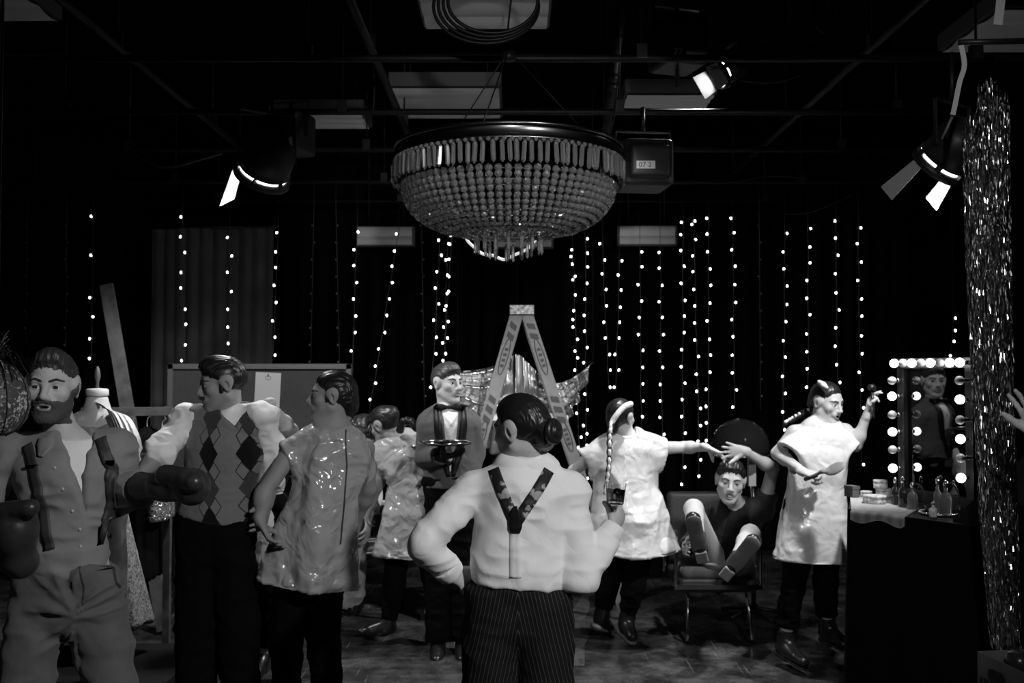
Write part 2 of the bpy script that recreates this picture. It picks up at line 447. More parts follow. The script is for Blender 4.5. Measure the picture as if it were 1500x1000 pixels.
def add_hand(F, p, w, d, n, side, curl=(.3, .35, .25), spread=.12, thumb=(.9, .3, .3), cs=None, s=1.):
    "w wrist, d towards the fingers, n out of the palm, side +1/-1 where the thumb is along d x n"
    d = nrm(d); n = nrm(np.asarray(n, float)-d*np.dot(n, d)); t = cross(d, n)*side; s = s*p.hsz
    F.loft([(w-d*.02, t, .028*s, .021*s), (w+d*.03*s, t, .037*s, .0175*s), (w+d*.088*s, t, .041*s, .0135*s)], .012)
    out = []
    for i, (o, L) in enumerate(((.031, .072), (.0105, .080), (-.0105, .074), (-.030, .057))):
        a = spread*(1.5-i); cc = cs[i] if cs else curl
        fd = nrm(d*math.cos(a)+t*math.sin(a))
        out.append(finger(F, w+d*(.088-.006*abs(i-1))*s+t*o*s, fd, n, (L*.46*s, L*.30*s, L*.26*s), .0088*s, .0068*s, cc))
    ta, tn, tc = thumb
    td = nrm(t*math.sin(ta)+d*math.cos(ta)+n*tn)
    tb = w+d*.028*s+t*.026*s+n*.006*s
    finger(F, tb, td, nrm(n*.6-t*.8), (.036*s, .032*s, .026*s), .0135*s, .0085*s, (0, tc, tc), .01)
    return out
def person(D, J, label, skin, hf, hu=(0, 0, 1), hs=1., g=1., hands=(), fem=False, mouth=0., squint=1., hv=.004, hdv=.0042, hsz=1., eyes=True, nk=1., bv=.010, brow=True, gaze=None, cat='person', group=None, bare=()):
    p = Person(); p.D = D; p.hs = hs; p.g = g; p.mouth = mouth; p.squint = squint; p.hsz = hsz; p.nk = nk
    p.J = {k: P(q[0], q[1], D+(q[2] if len(q) > 2 else 0)) for k, q in J.items()}
    j = p.J; f = nrm(hf); r = nrm(cross(f, hu)); u = cross(r, f); p.HR = np.array([r, f, u])
    p.H = lambda x, y, z: j['head']+p.hs*(p.HR.T@A(x, y, z))
    p.HL = lambda v: ((v-j['head'])@p.HR.T)/p.hs
    p.neckp = j['neck']
    mid = j.get('mid', (j['neck']+j['pel'])/2); s0 = nrm(j['hR']-j['hL']); s1 = nrm(j['sR']-j['sL'])
    def tor(t):
        c = j['pel']*(1-t)*(1-2*t)+mid*4*t*(1-t)+j['neck']*t*(2*t-1) if 0 <= t <= 1 else j['pel']+(j['neck']-j['pel'])*t
        return c, nrm(s0*(1-t)+s1*t)
    p.tor = tor
    p.fwd = lambda t=.6: nrm(cross(j['neck']-j['pel'], tor(t)[1]))
    def sec(t, w, d, o=0.):
        c, s = tor(t); return (c+p.fwd(t)*o, s, w, d)
    p.sec = sec
    p.up = nrm(j['neck']-j['pel'])
    lo0 = min(v[2] for v in j.values())
    F = Fld()
    W = (.155, .160, .118 if fem else .140, .135 if fem else .160, .105)
    F.loft([sec(-.13, W[0]*g, .10*g), sec(.05, W[1]*g, .108*g), sec(.38, W[2]*g, .092*g), sec(.72, W[3]*g, .108*g), sec(.95, W[4]*g, .065*g)], .03)
    F.rc(j['sL'], j['sR'], .047*g, .047*g, .05)
    boxes = []
    for q in 'LR':
        F.chain([j['s'+q], j['e'+q], j['w'+q]], [.047*g, .039*g, .026*g], .02)
        e2 = j['e'+q]*.72+j['w'+q]*.28; F.ell(e2, (.040*g,)*3, None, .03)
        F.chain([j['h'+q], j['k'+q], j['a'+q]], [.082*g, .055*g, .037*g], .03)
        F.ell(j['k'+q]*.7+j['a'+q]*.3-p.fwd(.0)*.010, (.047*g,)*3, None, .04)
        t = j.get('t'+q, j['a'+q]+A(0, 0, -.07)+nrm(p.fwd(0)*[1, 1, 0])*.15); p.J['t'+q] = t
        F.rc(j['a'+q]+nrm(j['a'+q]-j['k'+q])*.035, t, .028, .020, .02)
        hd = next((h for h in hands if h['q'] == q), None)
        if hd is not None:
            a = {k: v for k, v in hd.items() if k != 'q'}; n0 = len(F.ops)
            p.tips = add_hand(F, p, j['w'+q], **a)
            lo = np.min([o[1] for o in F.ops[n0:]], 0)-.012; hi = np.max([o[2] for o in F.ops[n0:]], 0)+.012
            boxes.append((lo, hi, hdv))
    add_head(F, p)
    m = .145*hs; c = p.H(0, 0, -.01); boxes.append((c-m, c+m, hv))
    lo, hi = F.bounds(); lo = lo-.03; hi = hi+.03
    v, f = F.mesh(bv, lo, hi); fc = v[f].mean(1); keep = np.ones(len(f), bool)
    for a, b, _ in boxes: keep &= ~((fc > a+bv*.6) & (fc < b-bv*.6)).all(1)
    vs, fs, n = [v], [f[keep]], len(v)
    done = []
    for a, b, vx in boxes:
        v2, f2 = F.mesh(vx, a, b); v2 = relax(v2, f2, 1)
        if done:
            c2 = v2[f2].mean(1); k2 = np.ones(len(f2), bool)
            for a1, b1 in done: k2 &= ~((c2 > a1+vx) & (c2 < b1-vx)).all(1)
            f2 = f2[k2]
        done.append((a, b)); vs.append(v2); fs.append(f2+n); n += len(v2)
    v = np.concatenate(vs); f = np.concatenate(fs)
    us = np.unique(f); mp = np.full(len(v), -1); mp[us] = np.arange(len(us)); v = v[us]; f = mp[f]
    L = p.HL(v[f].mean(1)); mi = np.zeros(len(f), int)
    d1 = np.sqrt((L[:, 0]/.0235)**2+((L[:, 1]-.0925)/.011)**2+((L[:, 2]+.0565-mouth*.3)/.0070)**2)
    d2 = np.sqrt((L[:, 0]/.0205)**2+((L[:, 1]-.0905)/.0115)**2+((L[:, 2]+.0700+mouth)/.0078)**2)
    mi[(d1 < 1) | (d2 < 1)] = 1
    mi[(np.sqrt((L[:, 0]/.019)**2+((L[:, 1]-.086)/.012)**2+((L[:, 2]+.0632+mouth*.4)/(.0022+mouth*.9))**2) < 1)] = 2
    mats = [M[skin], M['lip' if skin != 'skin_pale' else 'lip_dark'], M['mouth']]
    base = A(j['pel'][0], j['pel'][1], max(0., lo0-.08))
    p.root = ob('person', v, f, mats, None, org=base, mi=mi, label=label, cat=cat, group=group)
    if eyes:
        gz = nrm(gaze) if gaze is not None else p.HR[1]
        for q in (-1, 1):
            mb = MB(); c = p.H(q*.0315, .0715, .002); R_ = .0140*hs; fr = frame(gz)
            th = np.linspace(0, PI, 13)
            ring = [(R_*math.sin(a), R_*math.cos(a)) for a in th]
            mb.lathe([(r, z) for r, z in ring[3:]], c, 16, fr, 0); mb.lathe([(r, z) for r, z in ring[:4]], c, 16, fr, 1)
            mb.build('eye', [M['eye_white'], M['iris']], p.root)
    if brow:
        Fb = Fld(); add_head(Fb, p); c0 = j['head']; R_ = p.HR
        def bf(X, Y, Z, D_):
            x, y, z = X-c0[0], Y-c0[1], Z-c0[2]; q = [(x*R_[i, 0]+y*R_[i, 1]+z*R_[i, 2])/hs for i in range(3)]
            ax = np.abs(q[0]); zl = np.interp(ax, [.008, .014, .034, .052, .058], [.020, .0215, .0285, .0225, .019]); w = np.interp(ax, [.006, .012, .036, .054, .060], [-.004, .0046, .0042, .0022, -.004])
            ins = np.minimum(w-np.abs(q[2]-zl), q[1]-.035)
            return (D_-.0028*hs*np.clip(ins/.0025, -2, 1)).astype(np.float32)
        Fb.op(bf, [-1e3]*3, [1e3]*3, .004, 'f'); cb = p.H(0, .065, .022)
        fob('eyebrows', Fb, .0024*hs, M['brow'], p.root, box=(cb-.075*hs, cb+.075*hs))
    return p
# ---- hair
def hair(p, m, th=.007, extra=None, line=(.088, .058), back=(-.085, -.075), vox=.0036, amp=.0016, vol=(), fade=.022, side=0., name='hair'):
    """a shell grown off the skull that dips under the skin at the hairline; vol: (centre, radius, extra height)"""
    F = Fld(); s = p.hs; H = p.H; R = p.HR
    n = nrm(A(0, line[1]-back[1], -(line[0]-back[0])))
    c0 = p.J['head']; lo, hi = c0-.17*s, c0+.17*s
    def loc(X, Y, Z):
        x, y, z = X-c0[0], Y-c0[1], Z-c0[2]
        return [(x*R[i, 0]+y*R[i, 1]+z*R[i, 2])/s for i in range(3)]
    def ed(q, c, r):
        k0 = 0; k1 = 0
        for i in range(3): u = (q[i]-c[i])/r[i]; k0 = k0+u*u; k1 = k1+(u/r[i])**2
        k0 = np.sqrt(k0); return k0*(k0-1)/(np.sqrt(k1)+1e-9)
    def fn(X, Y, Z):
        q = loc(X, Y, Z); d = np.minimum(ed(q, (0, -.012, .030), (.073, .094, .084)), ed(q, (0, .034, -.028), (.0595, .056, .083)))
        ins = -((q[1]-line[0])*n[1]+(q[2]-line[1])*n[2]) + .0015*np.sin(q[0]*130)+.0015*np.sin(q[0]*310+q[1]*200)-.05*np.clip(np.abs(q[0])-.035, 0, .02)*(q[1] > .03) + side*np.clip(np.abs(q[0])-.05, 0, 1)
        T = th+0*q[0]*q[1]*q[2]
        for c, r, h in vol: T = T+h*np.exp(-((q[0]-c[0])/r[0])**2-((q[1]-c[1])/r[1])**2-((q[2]-c[2])/r[2])**2)
        return (d-T*np.clip(ins/fade, -1.2, 1))*s
    F.op(fn, lo+.03, hi-.03, .004, 'u')
    if extra: extra(F, lambda a, b, ra, rb, k=.012, **kw: F.rc(H(*a), H(*b), ra*s, rb*s, k, **kw), lambda c, r, k=.012: F.ell(H(*c), np.array(r)*s, p.HR, k))
    def disp(v, nn):
        L = p.HL(v); return amp*ridge(np.stack([L[:, 0]*170, L[:, 1]*14, L[:, 2]*50], 1))
    return fob(name, F, vox, m, p.root, disp)
def beard(p, m, name='beard', th=.0035, full=True, vox=.003):
    F = Fld(); add_head(F, p); s = p.hs; c0 = p.J['head']; R = p.HR
    def fn(X, Y, Z, D):
        x, y, z = X-c0[0], Y-c0[1], Z-c0[2]; q = [(x*R[i, 0]+y*R[i, 1]+z*R[i, 2])/s for i in range(3)]
        wob = .002*np.sin(q[0]*240+q[2]*170)
        mouth = (np.sqrt((q[0]/.024)**2+((q[2]+.0635+p.mouth*.5)/(.0115+p.mouth*.5))**2)-1)*.0115
        if full:
            zl = np.interp(q[1], [-.02, .012, .035, .062, .085, .13], [.035, .012, -.030, -.047, -.0425, -.0405])
            ins = np.minimum(np.minimum(zl-q[2], mouth), np.minimum(q[1]-.004+wob, q[2]+.124))+wob*.6
        else: ins = np.minimum(np.minimum(-.0425-q[2], q[2]+.0600), np.minimum(np.minimum(.032-np.abs(q[0]), mouth+.004), q[1]-.06))
        return (D-th*s*np.clip(ins/.006, -1.5, 1)).astype(np.float32)
    F.op(fn, [-1e3]*3, [1e3]*3, .004, 'f')
    return fob(name, F, vox, m, p.root, (lambda v, n: .0010*vnoise(v*320)) if full else None, box=(c0-.15*s, c0+.15*s))
# ---- clothes
def folds(a1, f1, a2=0., f2=None, seed=0.):
    def d(v, n):
        o = a1*ridge(v*np.asarray(f1, float), seed)
        if a2: o = o+a2*ridge(v*np.asarray(f2, float)+.5*vnoise(v*6)[:, None], seed+7)
        return o
    return d
def trousers(p, m, wt=.16, r=(.100, .080, .072), end=1., g=1., vox=.008, fold=(.007, (9, 9, 14), .004, (20, 20, 30)), uv=None, name='trousers', top=(.150, .112), flat=None):
    F = Fld(); j = p.J
    F.loft([p.sec(-.15, .150*g, .115*g), p.sec(.02, .172*g, .122*g), p.sec(wt+.05, top[0]*g, top[1]*g)], .03)
    for q in 'LR':
        a = j['k'+q]+(j['a'+q]-j['k'+q])*end
        F.rc(j['h'+q]+p.up*.02, j['k'+q], r[0]*g, r[1]*g, .03); F.rc(j['k'+q], a, r[1]*g, r[2]*g, .02, capb=True)
        F.ell(j['k'+q]*.7+j['a'+q]*.3-p.fwd(.0)*.010, (.060*g,)*3, None, .03)
    c, _ = p.tor(wt); F.plane(c, p.up)
    return fob(name, F, vox, m, p.root, fold if callable(fold) else folds(*fold), uv=uv)
def shoes(p, m, q, h=.0, r=(.040, .034), boot=0., name='shoe', solem=None, heel=.0):
    j = p.J; a, t, k = j['a'+q], j['t'+q], j['k'+q]; F = Fld(); ax = nrm(a-k)
    he = a+ax*.055; d = nrm(t-he); F.rc(he-d*.02, t, r[0], r[1], .02, flat=(cross(d, cross(ax, d)), .8))
    F.rc(a-ax*.0, he+d*.03, .043, .044, .03); F.rc(a+ax*.02, he+d*.11-ax*.005, .040, .034, .02)
    if boot: F.rc(a-ax*boot, a, .050, .046, .02, capa=True)
    o = fob(name, F, .006, M[m], p.root)
    if solem:
        S = Fld(); up = nrm(cross(cross(d, ax), d)); up = up if up@ax > 0 else -up
        S.rc(he-d*.025+up*.040, t+up*.034, .040, .036, .01, flat=(up, .32)); S.rc(he-d*.025+up*.048, he+d*.03+up*.048, .038, .036, .008, flat=(up, .5))
        fob('sole', S, .005, M[solem], o)
    return o
def shirt(p, m, secs, sl, hem=.05, srf=1., collar=None, vox=.007, fold=(.005, (10, 10, 12), .003, (24, 24, 30)), post=None, name='shirt', k=.04, uv=None, sr=.06, sdrop=.0):
    "sl: q -> (r shoulder, r elbow, r end, how far down the forearm)"
    F = Fld(); j = p.J
    F.loft([p.sec(*q) for q in secs], k)
    sm_ = (j['sL']+j['sR'])/2
    F.rc(sm_+(j['sL']-sm_)*srf+p.up*sdrop, sm_+(j['sR']-sm_)*srf+p.up*sdrop, sr, sr, .05)
    for q, (r0, r1, r2, e) in sl.items():
        if e > 0:
            w = j['e'+q]+(j['w'+q]-j['e'+q])*e
            F.rc(j['s'+q], j['e'+q], r0, r1, .03); F.rc(j['e'+q], w, r1, r2, .02, capb=True)
        elif e < 0: F.rc(j['s'+q], j['s'+q]+(j['e'+q]-j['s'+q])*(-e), r0, r1, .03, capb=True)
    c, _ = p.tor(hem); F.plane(c, -p.up)
    if collar: F.rc(p.J['neck']-p.up*.02, p.J['neck']+nrm(p.J['head']-p.J['neck'])*collar[1], collar[0]*1.12, collar[0], .015, capb=True)
    if post: post(F)
    return fob(name, F, vox, m, p.root, fold if callable(fold) else folds(*fold), uv=uv), F
def on_surface(o):
    "ray caster on a finished mesh, world coordinates"
    me = o.data; off = worldloc(o)
    vs = [v.co+off for v in me.vertices]; return BVHTree.FromPolygons(vs, [tuple(q.vertices) for q in me.polygons])
def ribbon(name, tree, pts, ray, width, m, parent, lift=.004, n=40, thick=.0025, widths=None, uv=True):
    "band laid on a surface: pts path in space, ray the direction it is pressed along"
    pts = np.asarray(pts, float); s = np.linspace(0, len(pts)-1, n); path = np.array([pts[min(int(t), len(pts)-2)]+(pts[min(int(t), len(pts)-2)+1]-pts[min(int(t), len(pts)-2)])*(t-min(int(t), len(pts)-2)) for t in s])
    ray = nrm(ray); T = np.gradient(path, axis=0); rows = []; last = None; L = 0; uvs = []
    for i in range(n):
        sd = nrm(cross(T[i], ray)); row = []; w = width if widths is None else np.interp(i/(n-1), np.linspace(0, 1, len(widths)), widths)
        for x in (-.5, -.17, .17, .5):
            q = path[i]+sd*x*w; h = tree.ray_cast(Vector(q-ray*.4), Vector(ray), 1.2)[0]
            if h is None: h = Vector(last[len(row)]) if last is not None else Vector(q)
            row.append(np.array(h)-ray*lift); uvs.append((x*w, L, 0))
        if i: L += np.linalg.norm(path[i]-path[i-1])
        last = row; rows.append(row)
    G = np.array(rows); B = G+ray*thick; m_, k_ = G.shape[:2]
    v = np.concatenate([G.reshape(-1, 3), B.reshape(-1, 3)]); o = m_*k_
    f = [(i*k_+j, i*k_+j+1, (i+1)*k_+j+1, (i+1)*k_+j) for i in range(m_-1) for j in range(k_-1)]
    f += [tuple(a+o for a in q[::-1]) for q in f]
    for i in range(m_-1):
        for j, s_ in ((0, 1), (k_-1, -1)):
            a, b = i*k_+j, (i+1)*k_+j; q = (a, b, b+o, a+o); f.append(q if s_ > 0 else q[::-1])
    for i, s_ in ((0, -1), (m_-1, 1)):
        for j in range(k_-1):
            a, b = i*k_+j, i*k_+j+1; q = (a, b, b+o, a+o); f.append(q if s_ > 0 else q[::-1])
    return ob(name, v, f, m, parent, attrs={'tuv': np.array(uvs+uvs)})
def tunic(p, m, secs, sleeves, neck=.075, vox=.008, amp=(.011, .005), waves=None, seed=0., inner=True, hemn=None, k=.05, post=None, necko=(0, 0, 0)):
    """secs from hem to shoulders: (px, py, ddepth, half width px, half depth m, side vector);
       sleeves: (root xyz, end xyz, r0, r1, flat dir, flat factor)"""
    F = Fld(); D = p.D
    S = [(P(x, y, D+z), sd, px2m(w, D+z), dp) for x, y, z, w, dp, sd in secs]
    F.loft(S, k, capa=True)
    if hemn is not None: F.plane(S[0][0], hemn)
    for a, b, r0, r1, fd, ff in sleeves:
        F.rc(a, b, r0, r1, .05, flat=(fd, ff), capb=True)
    for a, b, r0, r1, fd, ff in sleeves:
        a = np.asarray(a, float); b = np.asarray(b, float)
        F.rc(a+(b-a)*.72, b+(b-a)*.2, r0*.45, r1-.010, .008, 's', flat=(fd, ff*.92))
    F.ell(p.J['neck']+nrm(p.J['head']-p.J['neck'])*.045+A(*necko), (neck, neck, .05), None, .01, 's')
    S0 = S[0][0]; up = nrm(S[1][0]-S0)
    # hollow skirt: the underside is open
    S1 = (S[0][0]+S[1][0])/2; e0, e1 = .022, .030
    F.loft([(S0-up*.05, S[0][1], S[0][2]-e0+.004, S[0][3]-e0+.004), (S0, S[0][1], S[0][2]-e0, S[0][3]-e0), (S1, S[0][1], (S[0][2]+S[1][2])/2-e1, (S[0][3]+S[1][3])/2-e1)], .008, 's', capa=True, capb=True)
    if post: post(F)
    def disp(v, n):
        o = amp[0]*ridge(v*A(5, 5, 3.2)+.35*vnoise(v*3., seed+2)[:, None], seed)+amp[1]*ridge(v*A(12, 12, 8)+.3*vnoise(v*5., seed)[:, None], seed+9)
        if waves:
            cnt, wa = waves; h = np.clip(1-((v-S0)@up)/.75, 0, 1); q = v-S0; Sx = nrm(S[0][1]); Fx = cross(up, Sx)
            th = np.arctan2(q@Fx/S[0][3], q@Sx/S[0][2]); o = o+wa*h*np.sin(cnt*th+2*seed)
        return o*(1-np.clip(np.abs(n@up)*1.15-.15, 0, 1))
    def sleeve_inside(c, n):  # faces inside the sleeve ends take the darker material
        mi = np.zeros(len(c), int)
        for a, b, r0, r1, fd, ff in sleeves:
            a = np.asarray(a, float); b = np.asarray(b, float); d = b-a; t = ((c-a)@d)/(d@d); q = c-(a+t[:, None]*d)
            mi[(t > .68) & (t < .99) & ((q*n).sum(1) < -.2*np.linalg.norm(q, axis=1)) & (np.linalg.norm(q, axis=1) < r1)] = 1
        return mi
    return fob('tunic', F, vox, [m, M['vinyl_inside']], p.root, disp, mifn=sleeve_inside)
# ================================================================ the cast
def hd(q, d, n, **k): return dict(q=q, d=nrm(d), n=nrm(n), side=1 if q == 'R' else -1, **k)
def autohand(D, J, q, curl=(.35, .45, .35), **k):
    w = P(*J['w'+q][:2], D+(J['w'+q]+(0,))[2]); e = P(*J['e'+q][:2], D+(J['e'+q]+(0,))[2]); c = (P(*J['pel'][:2], D)+P(*J['neck'][:2], D))/2
    return hd(q, w-e, A(c[0]-w[0], c[1]-w[1], 0)+A(0, .01, 0), curl=curl, **k)
def vdir(*a): return nrm(A(*a))
TUN = 'actors in stiff vinyl tunics'

# ---------------- man in shirtsleeves with boxing gloves, far left
D = 3.3
J = dict(head=(76, 566), neck=(96, 640, .03), pel=(98, 850, 0), sR=(14, 664, .02), sL=(166, 660, .07), eR=(-30, 748, -.02), wR=(6, 772, -.2),
         eL=(168, 722, .09), wL=(222, 713, -.04), hR=(62, 866, 0), hL=(134, 862, 0), kR=(36, 1045, -.05), kL=(172, 1040, .02), aR=(34, 1245, 0), aL=(208, 1240, .1))
p1 = person(D, J, 'bearded man in open shirt, braces and boxing gloves at far left, looking startled', 'skin_fair', (.20, -1, -.03), (.04, 0, 1), hs=.98, hv=.0026, mouth=.003, squint=.78, gaze=(.02, -1, .02), g=.86)
hair(p1, M['hair_mid'], .005, None, vox=.003, amp=.003, line=(.086, .078), side=-.15, fade=.016, vol=(((0, .045, .118), (.055, .05, .04), .024), ((-.02, .07, .108), (.03, .03, .03), .010), ((.03, .06, .108), (.03, .03, .03), .008)))
beard(p1, M['beard'])
fw = p1.fwd(.6); f2 = nrm(A(fw[0], fw[1], 0)); c6 = p1.tor(.6)[0]
def edge(a, b, inside):
    e = nrm(b-a); n = cross(e, f2); n = n if (inside-a)@n < 0 else -n; return (a, n)
Ap, Bp, Tp = P(66, 630, 3.15), P(120, 632, 3.2), P(119, 757, 3.2); inn = (Ap+Bp+Tp)/3
def opensh(F):
    F.wedge([edge(Ap, Tp, inn), edge(Bp, Tp, inn), (c6+f2*.0, -f2)])
sh1, _ = shirt(p1, M['grey_shirt'], [(-.02, .124, .104), (.10, .130, .110), (.4, .134, .112), (.72, .160, .120), (.93, .116, .078)],
               {'R': (.064, .060, .052, .75), 'L': (.064, .064, .054, .72)}, hem=.03, post=opensh, vox=.0062, fold=(.012, (6, 6, 12), .006, (16, 16, 28)))
F = Fld(); F.loft([p1.sec(.02, .120, .098), p1.sec(.38, .126, .102), p1.sec(.72, .148, .110), p1.sec(.93, .112, .070)], .03)
F.plane(P(98, 666, 3.15), A(.12, -.25, 1)); fob('undershirt', F, .006, M['white_cotton'], p1.root, folds(.002, (9, 9, 20)))
C1 = P(107, 905, 3.2); fb1 = folds(.007, (6, 6, 12), .003, (16, 16, 26))
def crease1(v, n):
    q = v-C1; r = np.hypot(q[:, 0], q[:, 2]); th = np.arctan2(q[:, 2], np.abs(q[:, 0])+.02)
    rad = ridge(np.stack([th*3.2, r*3.5, np.sign(q[:, 0])*2+0*r], 1), 3.)
    return fb1(v, n)+.017*rad*np.exp(-(r/.26)**2)*np.clip(r/.06, 0, 1)
tr1 = trousers(p1, M['slacks'], .09, (.100, .086, .078), 1., .90, vox=.0066, fold=crease1, top=(.138, .114))
tt1 = on_surface(tr1)
ribbon('fly_seam', tt1, [P(104, 836, 3.12), P(104, 868, 3.09), P(101, 900, 3.08)], -f2, .004, M['suspender'], p1.root, .002, 30)
ribbon('pocket_seam', tt1, [P(150, 828, 3.2), P(160, 850, 3.2), P(166, 868, 3.2)], -f2, .004, M['suspender'], p1.root, .002, 20)
Fb = Fld(); Fb.loft([p1.sec(.045, .128, .108), p1.sec(.10, .126, .106)], .02, capa=True, capb=True); wb1 = fob('waistband', Fb, .006, M['slacks'], p1.root)
h = on_surface(wb1).ray_cast(Vector(P(112, 812, 2.6)), Vector(nrm(P(112, 812, 3.)-A(0, 0, CAMZ))))[0]
if h: MB().ball(np.array(h), (.008, .004, .008), 10, 8).build('button', M['button'], wb1)
tb = on_surface(sh1)
for pts in ([P(58, 642, 3.2), P(50, 655, 3.15), P(42, 672, 3.12), P(50, 668, 3.12)],):
    ribbon('collar', tb, pts[:3], -f2, .05, M['grey_shirt'], p1.root, .007, 16, thick=.006, widths=(.05, .062, .02))
for nm, pts in (('suspender', [P(30, 652, 3.2), P(46, 692, 3.17), P(58, 750, 3.17), P(70, 806, 3.17)]), ('suspender', [P(140, 642, 3.25), P(148, 690, 3.17), P(146, 750, 3.17), P(138, 806, 3.17)])):
    s_ = ribbon(nm, tb, pts, -f2, .034, M['suspender'], p1.root, .007)
    mb = MB(); h = tb.ray_cast(Vector(pts[1]*.8+pts[0]*.2-f2*-.4), Vector(-f2))[0]
    if h: mb.box(np.array(h)+f2*.008, (.042, .008, .012)); mb.build('buckle', M['chrome'], s_)
for px, py in ((80, 685), (92, 716), (106, 748), (117, 775), (118, 800)):
    h = tb.ray_cast(Vector(P(px, py, 2.9)), Vector(nrm(P(px, py, 3.)-A(0, 0, CAMZ))))[0]
    if h: MB().ball(np.array(h)+f2*.002, (.006, .003, .006), 8, 6).build('button', M['button'], p1.root)
for nm, c, r, th, cu in (('R', P(24, 776, 3.02), (.062, .066, .088), [P(40, 748, 2.95), P(22, 735, 2.98)], (P(14, 818, 3.06), P(4, 790, 3.1))),
                         ('L', P(283, 713, 3.16), (.054, .056, .056), [P(252, 690, 3.2), P(280, 700, 3.12)], (P(205, 712, 3.27), P(245, 712, 3.2)))):
    F = Fld()
    if nm == 'R':
        F.ell(c, r, None, .02); F.rc(P(30, 822, 3.04), P(-12, 800, 3.1), .052, .046, .03); F.rc(P(2, 750, 3.0), P(44, 744, 2.97), .030, .027, .012)
        F.rc(P(-12, 800, 3.1), P(-2, 775, 3.15), .046, .05, .02)
    else:
        F.ell(c, r, None, .02); F.rc(P(204, 712, 3.27), P(240, 712, 3.2), .047, .040, .01, capa=True); F.rc(P(240, 714, 3.2), P(276, 712, 3.17), .042, .050, .025)
        F.rc(P(244, 696, 3.16), P(272, 697, 3.12), .034, .027, .010); F.rc(P(262, 702, 3.14), P(284, 706, 3.1), .02, .03, .02)
    fob('boxing_glove', F, .0048, M['boxing_leather'], p1.root, folds(.0016, (22, 22, 22)))
for q in 'LR': shoes(p1, 'leather_black', q)

# ---------------- man in the argyle slipover
D = 4.6
J = dict(head=(326, 562), neck=(336, 620, .02), pel=(312, 772), sR=(272, 616, .04), sL=(384, 612, .0), eR=(234, 664, -.10), wR=(190, 712, -.24), eL=(404, 684, .12), wL=(392, 738, .0),
         hR=(292, 790), hL=(336, 790), kR=(288, 910), kL=(348, 910), aR=(288, 1040), aL=(354, 1040))
p2 = person(D, J, 'moustached man in an argyle slipover over a white shirt, face turned in profile', 'skin_tan', (-1, -.42, -.16), hs=1.04, hv=.0036, gaze=(-1, -.3, -.1),
            hands=[hd('R', (-.65, -.5, -.5), (-.3, .3, -.8), curl=(.5, .6, .4)), autohand(D, J, 'L')])
def ex(F, rc, el):
    for q in (-1, 1): rc((q*.072, .012, .03), (q*.0705, .016, -.030), .010, .007, .008)
hair(p2, M['hair'], .006, ex, vox=.0034, amp=.003, vol=(((0, .05, .11), (.055, .05, .05), .022), ((0, .085, .09), (.045, .03, .03), .012)))
beard(p2, M['brow'], 'moustache', .006, False)
shirt(p2, M['white_shirt'], [(.1, .14, .105), (.5, .15, .11), (.93, .12, .07)], {'R': (.068, .062, .060, .16), 'L': (.066, .062, .056, .6)}, hem=.15, collar=(.062, .055), fold=(.012, (9, 9, 9), .006, (22, 22, 26)), vox=.0065)
m = mat('argyle_knit', .16, .95, spec=.2, sheen=.2); M['argyle'] = m; nt, b = nodes_of(m)
at = nt.nodes.new('ShaderNodeAttribute'); at.attribute_name = 'tuv'; sp = nt.nodes.new('ShaderNodeSeparateXYZ'); nt.links.new(at.outputs['Vector'], sp.inputs[0])
U, Vv = sp.outputs['X'], sp.outputs['Y']
ca = mathn(nt, 'ABSOLUTE', mathn(nt, 'ADD', U, .052)); cb = mathn(nt, 'ABSOLUTE', mathn(nt, 'ADD', U, -.110)); U1 = mathn(nt, 'DIVIDE', mathn(nt, 'MINIMUM', ca, cb), .046)
vs = mathn(nt, 'DIVIDE', Vv, .158); fr = mathn(nt, 'MULTIPLY', mathn(nt, 'ABSOLUTE', mathn(nt, 'SUBTRACT', mathn(nt, 'FRACT', vs), .5)), 2.0)
fill = mathn(nt, 'LESS_THAN', mathn(nt, 'ADD', U1, fr), .98)
par = mathn(nt, 'GREATER_THAN', mathn(nt, 'FRACT', mathn(nt, 'MULTIPLY', mathn(nt, 'FLOOR', vs), .5)), .25)
fcol = mathn(nt, 'ADD', .004, mathn(nt, 'MULTIPLY', par, .042))
ln = mathn(nt, 'ADD', mathn(nt, 'ABSOLUTE', mathn(nt, 'SUBTRACT', mathn(nt, 'MULTIPLY', U1, 1.9), 1.05)), mathn(nt, 'MULTIPLY', mathn(nt, 'SUBTRACT', 1., fr), 1.9))
line = mathn(nt, 'LESS_THAN', mathn(nt, 'ABSOLUTE', mathn(nt, 'SUBTRACT', ln, 1.)), .09)
basec = mathn(nt, 'SUBTRACT', .17, mathn(nt, 'MULTIPLY', line, .15))
mx = nt.nodes.new('ShaderNodeMix'); nt.links.new(fill, mx.inputs[0]); nt.links.new(basec, mx.inputs[2]); nt.links.new(fcol, mx.inputs[3]); nt.links.new(mx.outputs[0], b.inputs['Base Color'])
sd2 = nrm(p2.J['sL']-p2.J['sR']); o2 = P(325, 664, 4.5)
def uv2(v): return np.stack([(v-o2)@sd2, (v-o2)[:, 2]+.079, 0*v[:, 0]], 1)
fv = nrm(cross(sd2, A(0, 0, 1))); fv = fv if fv[1] < 0 else -fv
Ta, Tb_, Tc = P(310, 598, 4.5), P(358, 596, 4.5), P(335, 630, 4.45); iv = (Ta+Tb_+Tc)/3
def edge2(a, b, inside, f):
    n = cross(nrm(b-a), f); n = n if (inside-a)@n < 0 else -n; return (a, n)
